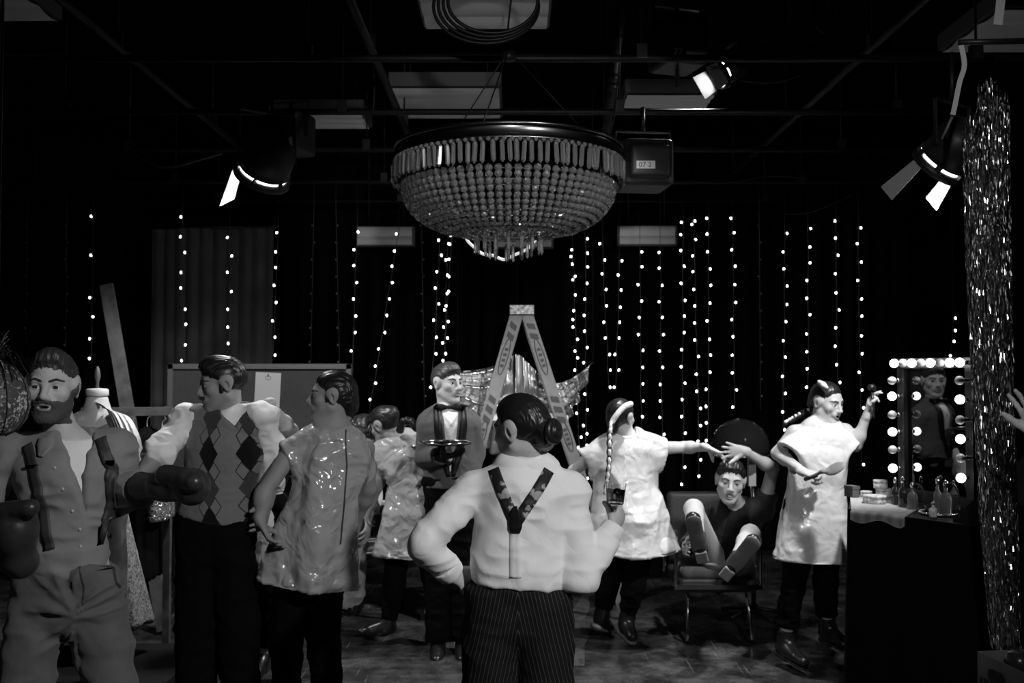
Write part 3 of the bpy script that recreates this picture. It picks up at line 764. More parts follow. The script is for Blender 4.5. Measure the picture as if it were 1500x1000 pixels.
shirt(p2, m, [(.0, .150, .118), (.12, .168, .130), (.45, .165, .132), (.74, .180, .140), (.94, .150, .098)], {}, hem=.065, uv=uv2, name='slipover', fold=(.004, (7, 7, 9), .002, (30, 30, 30)), vox=.006, sr=.074, srf=.72,
      post=lambda F: (F.wedge([edge2(Ta, Tc, iv, fv), edge2(Tb_, Tc, iv, fv), (p2.tor(.8)[0], -fv)]),))
trousers(p2, M['black_cloth'], .13, (.110, .092, .085), 1.)
for q in 'LR': shoes(p2, 'leather_black', q)

# ---------------- actor in white tunic behind him
D = 5.4
J = dict(head=(328, 578), neck=(345, 622), pel=(376, 745), sR=(322, 634, .03), sL=(392, 630, -.1), eL=(425, 631, -.42), wL=(392, 591, -.76), eR=(318, 690, .1), wR=(330, 735, -.05),
         hR=(362, 765), hL=(392, 765), kR=(366, 865), kL=(390, 865), aR=(364, 962), aL=(384, 958))
p3 = person(D, J, 'person in a white tunic standing behind the argyle slipover, one hand on its shoulder', 'skin_fair', (-.3, -1, 0), hs=.97, hv=.005, group=None,
            hands=[hd('L', (-.9, -.26, -.36), (-.05, .1, -1), curl=(.3, .45, .35), spread=.18), autohand(D, J, 'R')])
hair(p3, M['hair'])
s3 = A(1, 0, 0)
tunic(p3, M['vinyl_white'], [(384, 830, 0, 26, .16, s3), (382, 760, 0, 28, .15, s3), (377, 700, 0, 30, .14, s3), (366, 655, 0, 36, .12, s3), (354, 628, 0, 24, .07, s3)],
      [(P(378, 640, D), P(404, 648, D-.05), .09, .09, A(0, 1, 0), .7), (P(335, 642, D), P(318, 660, D), .09, .09, A(0, 1, 0), .7)], seed=1)
trousers(p3, M['black_cloth'], .1, (.09, .066, .052), .86)
for q in 'LR':
    F = Fld(); F.rc(p3.J['a'+q]*.7+p3.J['k'+q]*.3, p3.J['a'+q], .044, .042, .01); fob('sock', F, .006, M['khaki'], p3.root); shoes(p3, 'leather_black', q)

# ---------------- actor in grey tunic, centre left
D = 4.7
J = dict(head=(486, 580), neck=(490, 620), pel=(458, 775), sL=(432, 654, -.06), sR=(534, 656, .12), eL=(386, 722, -.16), wL=(381, 764, -.2), eR=(540, 716, .2), wR=(520, 770, .3),
         hL=(436, 792), hR=(482, 792), kL=(420, 915), kR=(472, 915), aL=(418, 1040), aR=(482, 1036))
p4 = person(D, J, 'man in a grey vinyl tunic in the left half, seen from behind, head in profile', 'skin_tan', (-1, -.12, .02), (-.06, 0, 1), hs=1.0, hv=.0034, group=TUN, gaze=(-1, 0, 0),
            hands=[hd('L', (.5, -.1, -.85), (.85, .2, .5), curl=(.3, .4, .3)), autohand(D, J, 'R')], g=.96)
def ex(F, rc, el):
    el((0, -.092, -.04), (.055, .034, .055), .03)
    for q in (-1, 1): rc((q*.071, .014, .02), (q*.069, .018, -.022), .010, .006, .008)
hair(p4, M['hair'], .007, ex, line=(.074, .070), back=(-.075, -.09), vox=.0034, amp=.003, vol=(((0, -.08, 0), (.08, .06, .09), .012),))
s4 = nrm(p4.J['sR']-p4.J['sL']); fr4 = nrm(cross(s4, A(0, 0, 1)))
tunic(p4, M['vinyl_grey'], [(448, 852, 0, 70, .20, s4), (460, 785, 0, 56, .17, s4), (476, 722, 0, 46, .15, s4), (486, 675, .02, 52, .13, s4), (488, 645, .02, 45, .09, s4), (490, 624, .02, 24, .06, s4)],
      [(P(470, 652, D), P(421, 676, D-.06), .085, .105, fr4, .62), (P(508, 655, D), P(532, 700, D+.1), .085, .09, fr4, .7)], vox=.0068, amp=(.014, .006), waves=(5, .018), seed=2, post=None)
mb = MB(); t4 = on_surface([o for o in p4.root.children if o.name.startswith('tunic')][0])
zp = [P(503, 630, 4.58), P(505, 680, 4.56), P(502, 740, 4.56), P(496, 800, 4.55)]
ribbon('zip', t4, zp, (0, 1, 0), .006, M['suspender'], p4.root, .002, 40)
trousers(p4, M['black_cloth'], .1, (.098, .075, .062), 1.)
for q in 'LR': shoes(p4, 'leather_black', q)

# ---------------- stooping man hidden behind the grey tunic
D = 6.45
J = dict(head=(534, 640, -.1), neck=(520, 662), pel=(500, 745, .25), sR=(545, 682, .08), sL=(498, 680, -.1), eR=(545, 730, .1), wR=(540, 765, -.05), eL=(488, 725, -.2), wL=(500, 765, -.3), hR=(514, 760, .25), hL=(488, 760, .2), kR=(516, 820, .0), kL=(488, 820, -.05), aR=(514, 882, .1), aL=(490, 886, .05))
p5 = person(D, J, 'stooping man in pale trousers, mostly hidden behind the grey tunic', 'skin_tan', (.5, .8, -.4), hs=1.05, hv=.005, hands=[autohand(D, J, 'R'), autohand(D, J, 'L')], eyes=False, brow=False)
hair(p5, M['hair'], .022, back=(-.075, -.10), amp=.005, vox=.005)
shirt(p5, M['white_cotton'], [(.0, .15, .115), (.45, .15, .115), (.75, .165, .12), (.94, .12, .075)], {'R': (.066, .06, .055, .5), 'L': (.066, .06, .055, .5)}, collar=(.062, .05), vox=.009)
trousers(p5, M['khaki'], .05, (.105, .09, .078), .98, fold=(.012, (8, 8, 10), .005, (20, 20, 20)))
for q in 'LR': shoes(p5, 'leather_black', q)

# ---------------- actor leaning over in grey tunic
D = 6.3
J = dict(head=(562, 622, .0), neck=(588, 640), mid=(602, 700, 0), pel=(602, 758), sL=(560, 658, -.03), sR=(618, 650, .06), eL=(556, 700, .0), wL=(545, 738, .05), eR=(640, 695, .2), wR=(615, 735, .25),
         hL=(586, 775), hR=(622, 775), kL=(578, 850), kR=(634, 845), aL=(570, 908), aR=(652, 896, -.05), tL=(528, 924, -.05), tR=(662, 915, .2))
p6 = person(D, J, 'actor in a grey vinyl tunic leaning over the side table, back to us', 'skin_tan', (-.85, .45, -.3), (-.3, 0, 1), hs=1.0, hv=.0042, group=TUN, eyes=False, hands=[autohand(D, J, 'L'), autohand(D, J, 'R')], g=.94)
hair(p6, M['hair'], .007, lambda F, rc, el: (el((0, -.08, .05), (.05, .05, .05), .02),), back=(-.075, -.09), vox=.0045)
F = Fld(); F.chain(spline([P(586, 630, 6.2), P(592, 617, 6.14), P(603, 618, 6.13), P(611, 628, 6.13)], 4), [.021]*13, .006); fob('hair_braid', F, .005, M['hair'], p6.root, lambda v, n: .005*np.abs(np.sin(v[:, 0]*90)))
s6 = nrm(p6.J['sR']-p6.J['sL']); fr6 = nrm(cross(s6, A(0, 0, 1)))
tunic(p6, M['vinyl_grey'], [(601, 812, 0, 55, .20, s6), (606, 755, 0, 46, .17, s6), (605, 708, 0, 35, .13, s6), (595, 672, 0, 40, .12, s6), (590, 652, 0, 36, .09, s6), (588, 640, 0, 20, .06, s6)],
      [(P(580, 658, D), P(551, 675, D-.02), .09, .105, fr6, .62), (P(605, 655, D), P(634, 682, D+.05), .09, .11, fr6, .62)], amp=(.012, .006), waves=(4, .03), seed=3)
trousers(p6, M['black_cloth'], .1, (.088, .064, .048), .97)
for q in 'LR': shoes(p6, 'leather_black', q, r=(.036, .026), heel=.02)

# ---------------- waiter
D = 6.1
J = dict(head=(655, 561), neck=(656, 600), pel=(660, 700), sR=(629, 618, -.02), sL=(688, 621, .04), eR=(622, 670, .02), wR=(648, 668, -.26), eL=(697, 662, .06), wL=(689, 694, -.02), hR=(646, 715), hL=(674, 715), kR=(644, 830), kL=(676, 830), aR=(642, 938), aL=(678, 938))
p7 = person(D, J, 'waiter in a grey dinner jacket and black bow tie holding a round tray', 'skin_fair', (.72, -.7, -.02), hs=1.02, hv=.0036, gaze=(.8, -.6, 0))
hair(p7, M['hair_mid'], .007, None, vox=.0036, amp=.003, vol=(((0, .05, .11), (.06, .05, .05), .020), ((.02, .085, .085), (.05, .03, .03), .012)))
fw7 = nrm(p7.fwd(.7)*[1, 1, 0]); c7 = p7.tor(.7)[0]; r7 = nrm(cross(fw7, A(0, 0, 1)))
shirt(p7, M['white_shirt'], [(.1, .14, .105), (.5, .145, .112), (.75, .158, .118), (.94, .115, .07)], {}, hem=.1, collar=(.058, .05), fold=(.0, (9, 9, 9)), vox=.007, name='dress_shirt')
La, Lb, Lc = c7+fw7*.12+A(0, 0, .17)-r7*.058, c7+fw7*.12+A(0, 0, .17)+r7*.058, c7+fw7*.14+A(0, 0, -.27); li = (La+Lb+Lc)/3
jk, _ = shirt(p7, M['tux'], [(-.12, .168, .125), (.12, .160, .122), (.45, .155, .122), (.74, .172, .128), (.94, .125, .08)], {'R': (.066, .060, .048, .93), 'L': (.066, .060, .048, .93)}, hem=-.12, name='dinner_jacket', vox=.0068,
      post=lambda F: F.wedge([edge2(La, Lc, li, fw7), edge2(Lb, Lc, li, fw7), (c7, -fw7)]), fold=(.004, (6, 6, 9), .002, (20, 20, 20)))
tj = on_surface(jk)
for q in (-1, 1):
    ribbon('satin_lapel', tj, [c7+fw7*.3+A(0, 0, .16)+r7*q*.074, c7+fw7*.3+A(0, 0, .02)+r7*q*.066, c7+fw7*.3+A(0, 0, -.12)+r7*q*.046, c7+fw7*.3+A(0, 0, -.27)+r7*q*.014], -fw7, .05, M['satin'], p7.root, .006, 24, widths=(.048, .070, .066, .02))
F = Fld(); bc = p7.J['neck']+fw7*.070+A(0, 0, .018)
for q in (-1, 1): F.rc(bc+r7*q*.008, bc+r7*q*.048, .010, .024, .004, flat=(fw7, .4))
F.ell(bc, (.012,)*3, None, .004); fob('bow_tie', F, .004, M['satin'], p7.root)
for q, d, n in (('R', (.75, -.6, .1), (.1, .0, 1)), ('L', (-.35, -.4, -.85), (-.7, .5, 0))):
    F = Fld(); add_hand(F, p7, p7.J['w'+q], nrm(d), nrm(n), 1 if q == 'R' else -1, curl=(.2, .3, .3), s=1.08); F.rc(p7.J['w'+q]-nrm(d)*.05, p7.J['w'+q], .034, .032, .01)
    fob('glove', F, .0045, M['glove_white' if q == 'L' else 'satin'], p7.root)
trousers(p7, M['black_cloth'], .05, (.10, .085, .075), 1.)
for q in 'LR': shoes(p7, 'leather_black', q)

# ---------------- woman in braces, foreground, from behind
D = 3.5
J = dict(head=(763, 628), neck=(772, 676, .01), mid=(764, 775, .015), pel=(757, 872), sL=(690, 716, .02), sR=(836, 714, .03), eL=(622, 797, -.08), wL=(664, 842, .02), eR=(850, 846, -.02), wR=(896, 777, .04),
         hL=(722, 892), hR=(794, 892), kL=(712, 1062), kR=(803, 1062), aL=(706, 1232), aR=(808, 1232))
p8 = person(D, J, 'woman in white shirt and patterned braces at the centre, back turned, raising a glass', 'skin_mid', (-.80, .60, -.10), (-.06, -.05, 1), hs=.99, hv=.0027, hdv=.003, fem=True, eyes=True, g=.90, hsz=.96,
            hands=[hd('R', (.46, .62, .62), (-.80, .55, .15), cs=((.5, .6, .45), (.5, .65, .5), (.55, .7, .5), (.6, .75, .5)), spread=.06, thumb=(1.05, .25, .45)), hd('L', (.93, .2, -.12), (.1, .85, -.45), curl=(.75, .8, .5), spread=.08)])
def ex(F, rc, el):
    el((0, -.112, -.018), (.044, .034, .044), .006); rc((0, -.085, .0), (0, -.105, -.018), .05, .03, .02); rc((0, -.075, -.05), (0, -.088, -.045), .030, .028, .03)
hair(p8, M['hair'], .008, ex, line=(.086, .066), back=(-.07, -.088), vox=.0028, amp=.0016, vol=(((0, .04, .11), (.07, .07, .05), .010),))
F = Fld(); c = p8.H(0, -.118, -.018)
th = np.linspace(0, 2*PI, 26)
F.chain([c+p8.HR[0]*(.030*math.cos(a))+p8.HR[2]*(.030*math.sin(a))+p8.HR[1]*(-.018) for a in th], [.015]*26, .004); F.chain([c+p8.HR[0]*(.012*math.cos(a))+p8.HR[2]*(.012*math.sin(a))-p8.HR[1]*.030 for a in th], [.012]*26, .004)
fob('hair_bun', F, .0028, M['hair'], p8.root, lambda v, n: .0012*np.sin(260*np.linalg.norm(v-c, axis=1)))
bk = -nrm(p8.fwd(.6)*[1, 1, 0]); sd8 = nrm(p8.J['sR']-p8.J['sL'])
n0, up = p8.J['neck'], nrm(p8.J['head']-p8.J['neck']); F = Fld(); F.rc(n0-up*.045, n0+up*.036, .0745, .0605, .004, capb=True); F.rc(n0-up*.05, n0+up*.004, .081, .0745, .003, capb=True); F.rc(n0+up*.02, n0+up*.06, .0545, .0545, .003, 's')
fob('collar', F, .004, M['white_shirt'], p8.root, folds(.001, (20, 20, 20)))
sh8, _ = shirt(p8, M['white_shirt'], [(-.03, .150, .112), (.08, .160, .126), (.22, .166, .130), (.5, .158, .122), (.76, .172, .122), (.94, .115, .075)],
               {'L': (.058, .056, .048, .72), 'R': (.058, .061, .043, .90)}, hem=.095, vox=.0056, fold=(.007, (4.5, 4.5, 9), .005, (13, 13, 22)), sr=.054)
for q, f0 in (('L', .66), ('R', .86)):
    e, w = p8.J['e'+q], p8.J['w'+q]; dd = nrm(w-e); a = e+(w-e)*f0; F = Fld()
    F.rc(a, a+dd*.05, .052 if q == 'L' else .044, .047 if q == 'L' else .040, .008, capa=True, capb=True); F.rc(a+dd*.03, a+dd*.08, .02, .060, .003, 's') if False else None
    fob('cuff', F, .005, M['white_shirt'], p8.root, folds(.003, (20, 20, 20)))
m = mat('pinstripe', .012, .85, spec=.2); M['pinstripe'] = m; nt, b = nodes_of(m)
at = nt.nodes.new('ShaderNodeAttribute'); at.attribute_name = 'tuv'; sp = nt.nodes.new('ShaderNodeSeparateXYZ'); nt.links.new(at.outputs['Vector'], sp.inputs[0])
st = mathn(nt, 'LESS_THAN', mathn(nt, 'FRACT', mathn(nt, 'DIVIDE', sp.outputs['X'], .0135)), .10)
nt.links.new(mathn(nt, 'ADD', .007, mathn(nt, 'MULTIPLY', st, .07)), b.inputs['Base Color'])
pc8 = p8.J['pel']
def uv8(v): q = v-pc8; return np.stack([np.abs(q@sd8)+.22*q[:, 2]+5, q[:, 2], 0*q[:, 2]], 1)
tr8 = trousers(p8, m, .13, (.112, .098, .090), 1., .93, vox=.007, fold=(.006, (6, 6, 9), .003, (18, 18, 24)), uv=uv8, top=(.142, .112))
F = Fld(); F.loft([p8.sec(.075, .139, .110), p8.sec(.135, .137, .108)], .02, capa=True, capb=True); fob('waistband', F, .006, M['black_cloth'], p8.root)
ta = on_surface(sh8)
m = mat('patterned_brace', .02, .6); M['brace'] = m; nt, b = nodes_of(m)
at = nt.nodes.new('ShaderNodeAttribute'); at.attribute_name = 'tuv'; vo = nt.nodes.new('ShaderNodeTexVoronoi'); vo.inputs['Scale'].default_value = 26; vo.inputs['Randomness'].default_value = .8
no = nt.nodes.new('ShaderNodeTexNoise'); no.inputs['Scale'].default_value = 90; nt.links.new(at.outputs['Vector'], no.inputs['Vector'])
nt.links.new(at.outputs['Vector'], vo.inputs['Vector'])
k_ = mathn(nt, 'ADD', vo.outputs['Distance'], mathn(nt, 'MULTIPLY', no.outputs['Fac'], .35)); r = rampnode(nt, [(0, .42), (.58, .36), (.64, .014), (1, .014)]); nt.links.new(k_, r.inputs['Fac']); nt.links.new(r.outputs['Color'], b.inputs['Base Color'])
J8 = P(755, 768, 3.37)
for x0, y0 in ((722, 690), (806, 692)): ribbon('brace_strap', ta, [P(x0, y0, 3.37), J8*.45+P(x0, y0, 3.37)*.55, J8], (0, 1, 0), .040, M['brace'], p8.root, .004, 60)
ribbon('white_strap', ta, [P(755, 772, 3.37), P(755, 846, 3.37)], (0, 1, 0), .040, M['white_cotton'], p8.root, .003, 30)
ribbon('leather_junction', ta, [P(755, 742, 3.37), P(755, 782, 3.37)], (0, 1, 0), .04, M['leather_black'], p8.root, .008, 24, widths=(.012, .038, .046, .048, .044, .03))
for q in 'LR': shoes(p8, 'leather_black', q)

# ---------------- actor with ribboned braid, back to camera
D = 6.3
J = dict(head=(909, 611), neck=(920, 640), mid=(918, 695, 0), pel=(924, 760), sL=(876, 660, -.02), sR=(962, 656, .02), eL=(840, 690, .05), wL=(838, 742, .1), eR=(1003, 655, .14), wR=(1034, 655, -.02),
         hL=(906, 780), hR=(944, 780), kL=(892, 850, .05), kR=(928, 855, -.05), aL=(882, 898, .1), aR=(918, 905, .0), tL=(893, 918, .25), tR=(926, 932, -.12))
p9 = person(D, J, 'actor in a white tunic with a ribboned braid down the back, one arm stretched right', 'skin_mid', (.62, .78, .0), (.05, 0, 1), hs=.98, hv=.004, fem=True, group=TUN, g=.94, eyes=False, hdv=.0034,
            hands=[hd('R', (.86, -.15, -.38), (-.25, -.1, -1), cs=((.1, .2, .2), (.25, .3, .25), (.35, .4, .3), (.2, .3, .2)), spread=.24, thumb=(.9, .5, .2)), autohand(D, J, 'L')])
hair(p9, M['hair'], .009, lambda F, rc, el: (rc((0, -.08, -.02), (0, -.085, -.07), .045, .035, .03),), back=(-.075, -.11), vox=.004)
F = Fld(); pts = spline([P(925, 591, 6.2), P(914, 596, 6.16), P(903, 608, 6.14), P(895, 622, 6.13), P(893, 640, 6.1)], 5)
F.chain(pts, [.016]*len(pts), .006, flat=(A(.7, .6, .3), .5)); fob('ribbon', F, .004, M['white_cotton'], p9.root)
F = Fld(); bp = spline([P(895, 620, 6.13), P(893, 640, 6.09), P(892, 680, 6.06), P(888, 712, 6.06), P(886, 722, 6.06)], 7); L = len(bp)
F.chain(bp, list(np.linspace(.020, .009, L)), .004)
fob('hair_braid', F, .004, M['hair'], p9.root, lambda v, n: .003*np.sin(v[:, 2]*120))
F = Fld()
for i in range(1, L-2, 2): F.ell(bp[i]-A(0, .012, 0), (.014-.006*i/L, .012, .024), None, .004)
fob('braid_ribbon', F, .004, M['white_cotton'], p9.root)
s9 = nrm(p9.J['sR']-p9.J['sL']); f9 = nrm(cross(s9, A(0, 0, 1)))
tunic(p9, M['vinyl_white'], [(925, 810, 0, 70, .22, s9), (923, 765, 0, 56, .19, s9), (917, 718, 0, 43, .15, s9), (918, 690, 0, 42, .13, s9), (920, 664, 0, 46, .12, s9), (920, 648, 0, 40, .08, s9), (919, 636, 0, 22, .06, s9)],
      [(P(895, 660, D), P(860, 678, D), .09, .10, f9, .62), (P(940, 658, D), P(966, 664, D+.04), .09, .105, f9, .62)], vox=.0068, amp=(.020, .005), waves=(4, .02), seed=4, hemn=A(.0, 0, -1)+A(-.10, 0, 0))
trousers(p9, M['black_cloth'], .1, (.088, .066, .052), .8)
for q in 'LR':
    b_ = shoes(p9, 'leather_black', q, boot=.14, name='boot', solem='sole')

# ---------------- man tipping back in the chair
D = 6.3
J = dict(head=(1070, 704, -.02), neck=(1080, 742, .12), mid=(1072, 778, .16), pel=(1066, 822, .18), sR=(1042, 752, .16), sL=(1118, 746, .14), eL=(1132, 686, .06), wL=(1091, 661, -.06), eR=(1018, 792, .24), wR=(1006, 800, .0),
         hR=(1048, 826, .14), hL=(1086, 826, .14), kR=(1016, 745, -.16), kL=(1099, 782, -.20), aR=(1024, 795, -.44), aL=(1076, 824, -.52), tR=(1016, 762, -.52), tL=(1098, 798, -.60))
p10 = person(D, J, 'man tipped back in the armchair grimacing, arm over his head and both soles raised', 'skin_fair', (-.18, -1, -.12), (.12, 0, 1), hs=1.10, hv=.0034, mouth=.010, squint=.6, gaze=(-.1, -1, .1), hdv=.0036,
             hands=[hd('L', (-1, -.1, .10), (.1, -1, -.1), curl=(.15, .2, .15), spread=.2, thumb=(.7, .2, .1)), autohand(D, J, 'R')])
F = Fld(); F.ell(p10.H(0, .086, -.068), (.019, .009, .008), p10.HR, .003); fob('teeth', F, .003, M['teeth'], p10.root)
hair(p10, M['hair'], .008, line=(.086, .072), vox=.0036, amp=.004, vol=(((0, .04, .11), (.07, .06, .05), .014),))
f10 = nrm(p10.fwd(.6)); r10 = nrm(p10.J['sL']-p10.J['sR']); u10 = p10.up; c10 = p10.tor(.6)[0]
shirt(p10, M['tee_black'], [(-.05, .155, .12), (.3, .150, .118), (.7, .165, .125), (.94, .12, .075)], {'L': (.062, .055, .0, -.25), 'R': (.062, .055, .0, -.3)}, hem=-.05, collar=(.062, .03), vox=.008, name='shirt')
e10 = [c10+f10*.13-r10*.06+u10*.4, c10+f10*.13+r10*.06+u10*.4, c10+f10*.13+r10*.10-u10*.4, c10+f10*.13-r10*.10-u10*.4]; i10 = sum(e10)/4
shirt(p10, M['jacket_dark'], [(-.02, .175, .135), (.3, .165, .132), (.7, .180, .138), (.94, .13, .085)], {'L': (.072, .064, .058, -.42), 'R': (.072, .064, .058, .8)}, hem=0, vox=.0085, name='waistcoat', sr=.066,
      post=lambda F: F.wedge([edge2(e10[0], e10[3], i10, f10), edge2(e10[1], e10[2], i10, f10), (c10, -f10)]))
trousers(p10, M['khaki'], .05, (.098, .088, .070), .90, vox=.007, fold=(.010, (9, 9, 9), .005, (22, 22, 22)))
for q in 'LR':
    a, t, k = p10.J['a'+q], p10.J['t'+q], p10.J['k'+q]; ax = nrm(a-k)
    F = Fld(); F.rc(a-ax*.06, a+ax*.02, .046, .044, .01); fob('sock', F, .006, M['satin'], p10.root)
    u_ = nrm(t-a-ax*((t-a)@ax)); sdv = nrm(cross(u_, ax)); h0 = a+ax*.062-u_*.055; t0 = a+ax*.062+u_*.205
    F = Fld(); F.rc(h0-ax*.03, t0-ax*.03-u_*.0, .037, .046, .02, flat=(ax, .8)); F.rc(a-ax*.02, h0-ax*.02+u_*.04, .045, .042, .02); s_ = fob('shoe', F, .005, M['leather_black'], p10.root)
    F = Fld(); F.rc(h0+u_*.0, t0, .036, .049, .01, flat=(ax, .22)); F.rc(h0+u_*.09, h0+u_*.13, .034, .036, .01, flat=(ax, .3)); fob('sole', F, .004, M['sole'], s_)
    F = Fld(); F.box(h0+ax*.012+u_*.01, (.034, .040, .012), np.array([sdv, u_, ax]), .006); fob('heel', F, .004, M['sole_heel'], s_)

# ---------------- actor with hairbrush beside the dressing table
D = 5.8
J = dict(head=(1211, 588), neck=(1203, 617, .02), mid=(1200, 680, 0), pel=(1192, 748), sR=(1164, 634, -.0), sL=(1238, 632, .03), eR=(1139, 664, .02), wR=(1177, 691, -.2), eL=(1253, 652, .0), wL=(1271, 606, -.06),
         hR=(1175, 768), hL=(1211, 768), kR=(1160, 865, -.02), kL=(1210, 855, .0), aR=(1151, 935, 0), aL=(1212, 915, .05), tR=(1176, 968, -.16), tL=(1240, 944, -.1))
p11 = person(D, J, 'actor in a white tunic snarling beside the dressing table, a brush in each hand', 'skin_fair', (.58, -.80, -.26), (-.06, 0, 1), hs=.98, hv=.0032, fem=True, group=TUN, g=.93, mouth=.006, squint=.6, gaze=(.7, -.6, -.2), hdv=.0034,
             hands=[hd('R', (.80, -.5, -.22), (.1, .3, -1), curl=(1.1, 1.3, .8), spread=.04, thumb=(.5, .3, .4)), hd('L', (.22, .0, .97), (.75, -.6, -.1), cs=((.9, 1.0, .6), (.5, .6, .4), (.3, .35, .3), (.15, .2, .2)), spread=.2, thumb=(.7, .4, .3))])
hair(p11, M['hair'], .006, lambda F, rc, el: (rc((0, -.085, .0), (0, -.10, -.04), .04, .03, .02),), line=(.078, .080), back=(-.075, -.08), vox=.0034)
F = Fld(); bp = spline([P(1198, 600, 5.9), P(1186, 602, 5.92), P(1170, 609, 5.92), P(1158, 616, 5.92), P(1150, 621, 5.9)], 5); L = len(bp); F.chain(bp, list(np.linspace(.026, .012, L)), .005)
br = fob('hair_braid', F, .004, M['hair'], p11.root, lambda v, n: .004*np.sin(v[:, 0]*110))
F = Fld()
for i in range(2, L, 2): F.ell(bp[i]-A(0, .010, -.014), (.010, .012, .010), None, .003)
fob('braid_ribbon', F, .004, M['white_cotton'], p11.root)
F = Fld(); F.chain([P(1200, 559, 5.74), P(1206, 563, 5.7), P(1211, 567, 5.69)], [.012, .016, .010], .004); fob('hair_bow', F, .004, M['white_cotton'], p11.root)
F = Fld(); n0, up = p11.J['neck'], nrm(p11.J['head']-p11.J['neck']); F.rc(n0+up*.035, n0+up*.055, .056, .054, .004, capa=True, capb=True)
fob('choker', F, .0045, M['chrome'], p11.root, folds(.002, (90, 90, 90)))
s11 = nrm(p11.J['sL']-p11.J['sR']); f11 = nrm(cross(s11, A(0, 0, 1)))
tunic(p11, M['vinyl_white'], [(1192, 818, 0, 61, .19, -s11), (1192, 760, 0, 50, .17, -s11), (1195, 712, 0, 42, .14, -s11), (1202, 672, 0, 42, .13, -s11), (1203, 644, 0, 38, .09, -s11), (1203, 624, 0, 24, .07, -s11)],
      [(P(1190, 638, D), P(1160, 667, D-.05), .075, .104, f11*.9+A(0,0,.3), .85), (P(1220, 640, D), P(1243, 664, D-.02), .085, .095, f11, .8)], vox=.0064, amp=(.011, .003), waves=(4, .015), seed=6, neck=.085, necko=tuple(-f11*0+A(.02, -.06, 0)))
trousers(p11, M['black_cloth'], .1, (.088, .064, .056), .74)
for q in 'LR': shoes(p11, 'leather_black', q, boot=.05, name='boot', solem='leather_black', r=(.044, .038))

# ---------------- person at the right edge, only a hand in view
D = 3.35
J = dict(head=(1660, 560), neck=(1665, 625), pel=(1735, 880), mid=(1690, 760), sR=(1655, 660, .18), sL=(1655, 660, -.18), eL=(1560, 722, -.14), wL=(1522, 640, -.12), eR=(1640, 790, .25), wR=(1600, 860, .2), hR=(1738, 900, .09), hL=(1738, 900, -.09), kR=(1755, 1080, .1), kL=(1755, 1080, -.1), aR=(1765, 1255, .1), aL=(1765, 1255, -.1))
p12 = person(D, J, 'raised hand of a person standing just beyond the right edge', 'skin_fair', (-1, 0, 0), hs=1., hv=.006, bv=.011, eyes=False, brow=False, hdv=.003,
             hands=[hd('L', (-.20, .1, .97), (-.75, -.55, .0), cs=((.08, .1, .1), (.22, .25, .2), (.35, .35, .25), (.5, .5, .3)), spread=.22, thumb=(.75, .2, .15)), autohand(D, J, 'R')])
hair(p12, M['hair'], vox=.006)
shirt(p12, M['tee_black'], [(-.05, .155, .12), (.3, .150, .118), (.7, .165, .125), (.94, .12, .075)], {'L': (.062, .055, 0, -.6), 'R': (.062, .055, 0, -.6)}, hem=-.02, vox=.01)
trousers(p12, M['black_cloth'], vox=.011)
for q in 'LR': shoes(p12, 'leather_black', q)
# ================================================================ the room
def Q(px, py, z):
    "world point at photo position (px, py) on the horizontal plane z"
    a = P(px, py, 1.); d = (z-CAMZ)/(a[2]-CAMZ); return A(a[0]*d, d, z)
M['wall'] = mat('wall', .0025, .9, spec=.2, bump=(40, .003, 4)); M['ceil'] = mat('ceil', .005, .95, spec=.1)
M['black_metal'] = mat('black_metal', .012, .45, spec=.4); M['black_paint'] = mat('black_paint', .008, .55, spec=.3, mott=.2); M['cable'] = mat('cable', .008, .5, spec=.4)
M['pipe'] = mat('pipe', .008, .5, spec=.35, mott=.4, mscale=8)
# floor: scuffed black gloss paint
m = mat('floor_paint', .035, .25, spec=.5); M['floor'] = m; nt, b = nodes_of(m)
tc = nt.nodes.new('ShaderNodeTexCoord')
def mapped(scale, rot=0.):
    mp = nt.nodes.new('ShaderNodeMapping'); mp.inputs['Scale'].default_value = scale; mp.inputs['Rotation'].default_value = (0, 0, rot); nt.links.new(tc.outputs['Object'], mp.inputs['Vector']); return mp.outputs[0]
scr = None
for sc_, ro in (((42, 1.3, 1), .62), ((60, .9, 1), -1.02), ((35, 1.6, 1), 1.31), ((38, .9, 1), .27), ((50, 1.4, 1), -.4)):
    n = nt.nodes.new('ShaderNodeTexNoise'); n.inputs['Scale'].default_value = 1; n.inputs['Detail'].default_value = 3; nt.links.new(mapped(sc_, ro), n.inputs['Vector'])
    r = rampnode(nt, [(0, 0), (.70, 0), (.78, 1), (1, 1)]); nt.links.new(n.outputs['Fac'], r.inputs['Fac'])
    scr = r.outputs['Color'] if scr is None else mathn(nt, 'MAXIMUM', scr, r.outputs['Color'])
n = nt.nodes.new('ShaderNodeTexNoise'); n.inputs['Scale'].default_value = 5; n.inputs['Detail'].default_value = 8; n.inputs['Roughness'].default_value = .7; nt.links.new(tc.outputs['Object'], n.inputs['Vector'])
r2 = rampnode(nt, [(0, .008), (.42, .026), (.62, .085), (1, .14)]); nt.links.new(n.outputs['Fac'], r2.inputs['Fac'])
nt.links.new(mathn(nt, 'ADD', r2.outputs['Color'], mathn(nt, 'MULTIPLY', scr, .16)), b.inputs['Base Color'])
r3 = rampnode(nt, [(0, .10), (.4, .16), (.7, .38), (1, .5)]); nt.links.new(n.outputs['Fac'], r3.inputs['Fac']); nt.links.new(mathn(nt, 'ADD', r3.outputs['Color'], mathn(nt, 'MULTIPLY', scr, .12)), b.inputs['Roughness'])
bp = nt.nodes.new('ShaderNodeBump'); bp.inputs['Distance'].default_value = .002; bp.inputs['Strength'].default_value = .35; nt.links.new(n.outputs['Fac'], bp.inputs['Height']); nt.links.new(bp.outputs['Normal'], b.inputs['Normal'])
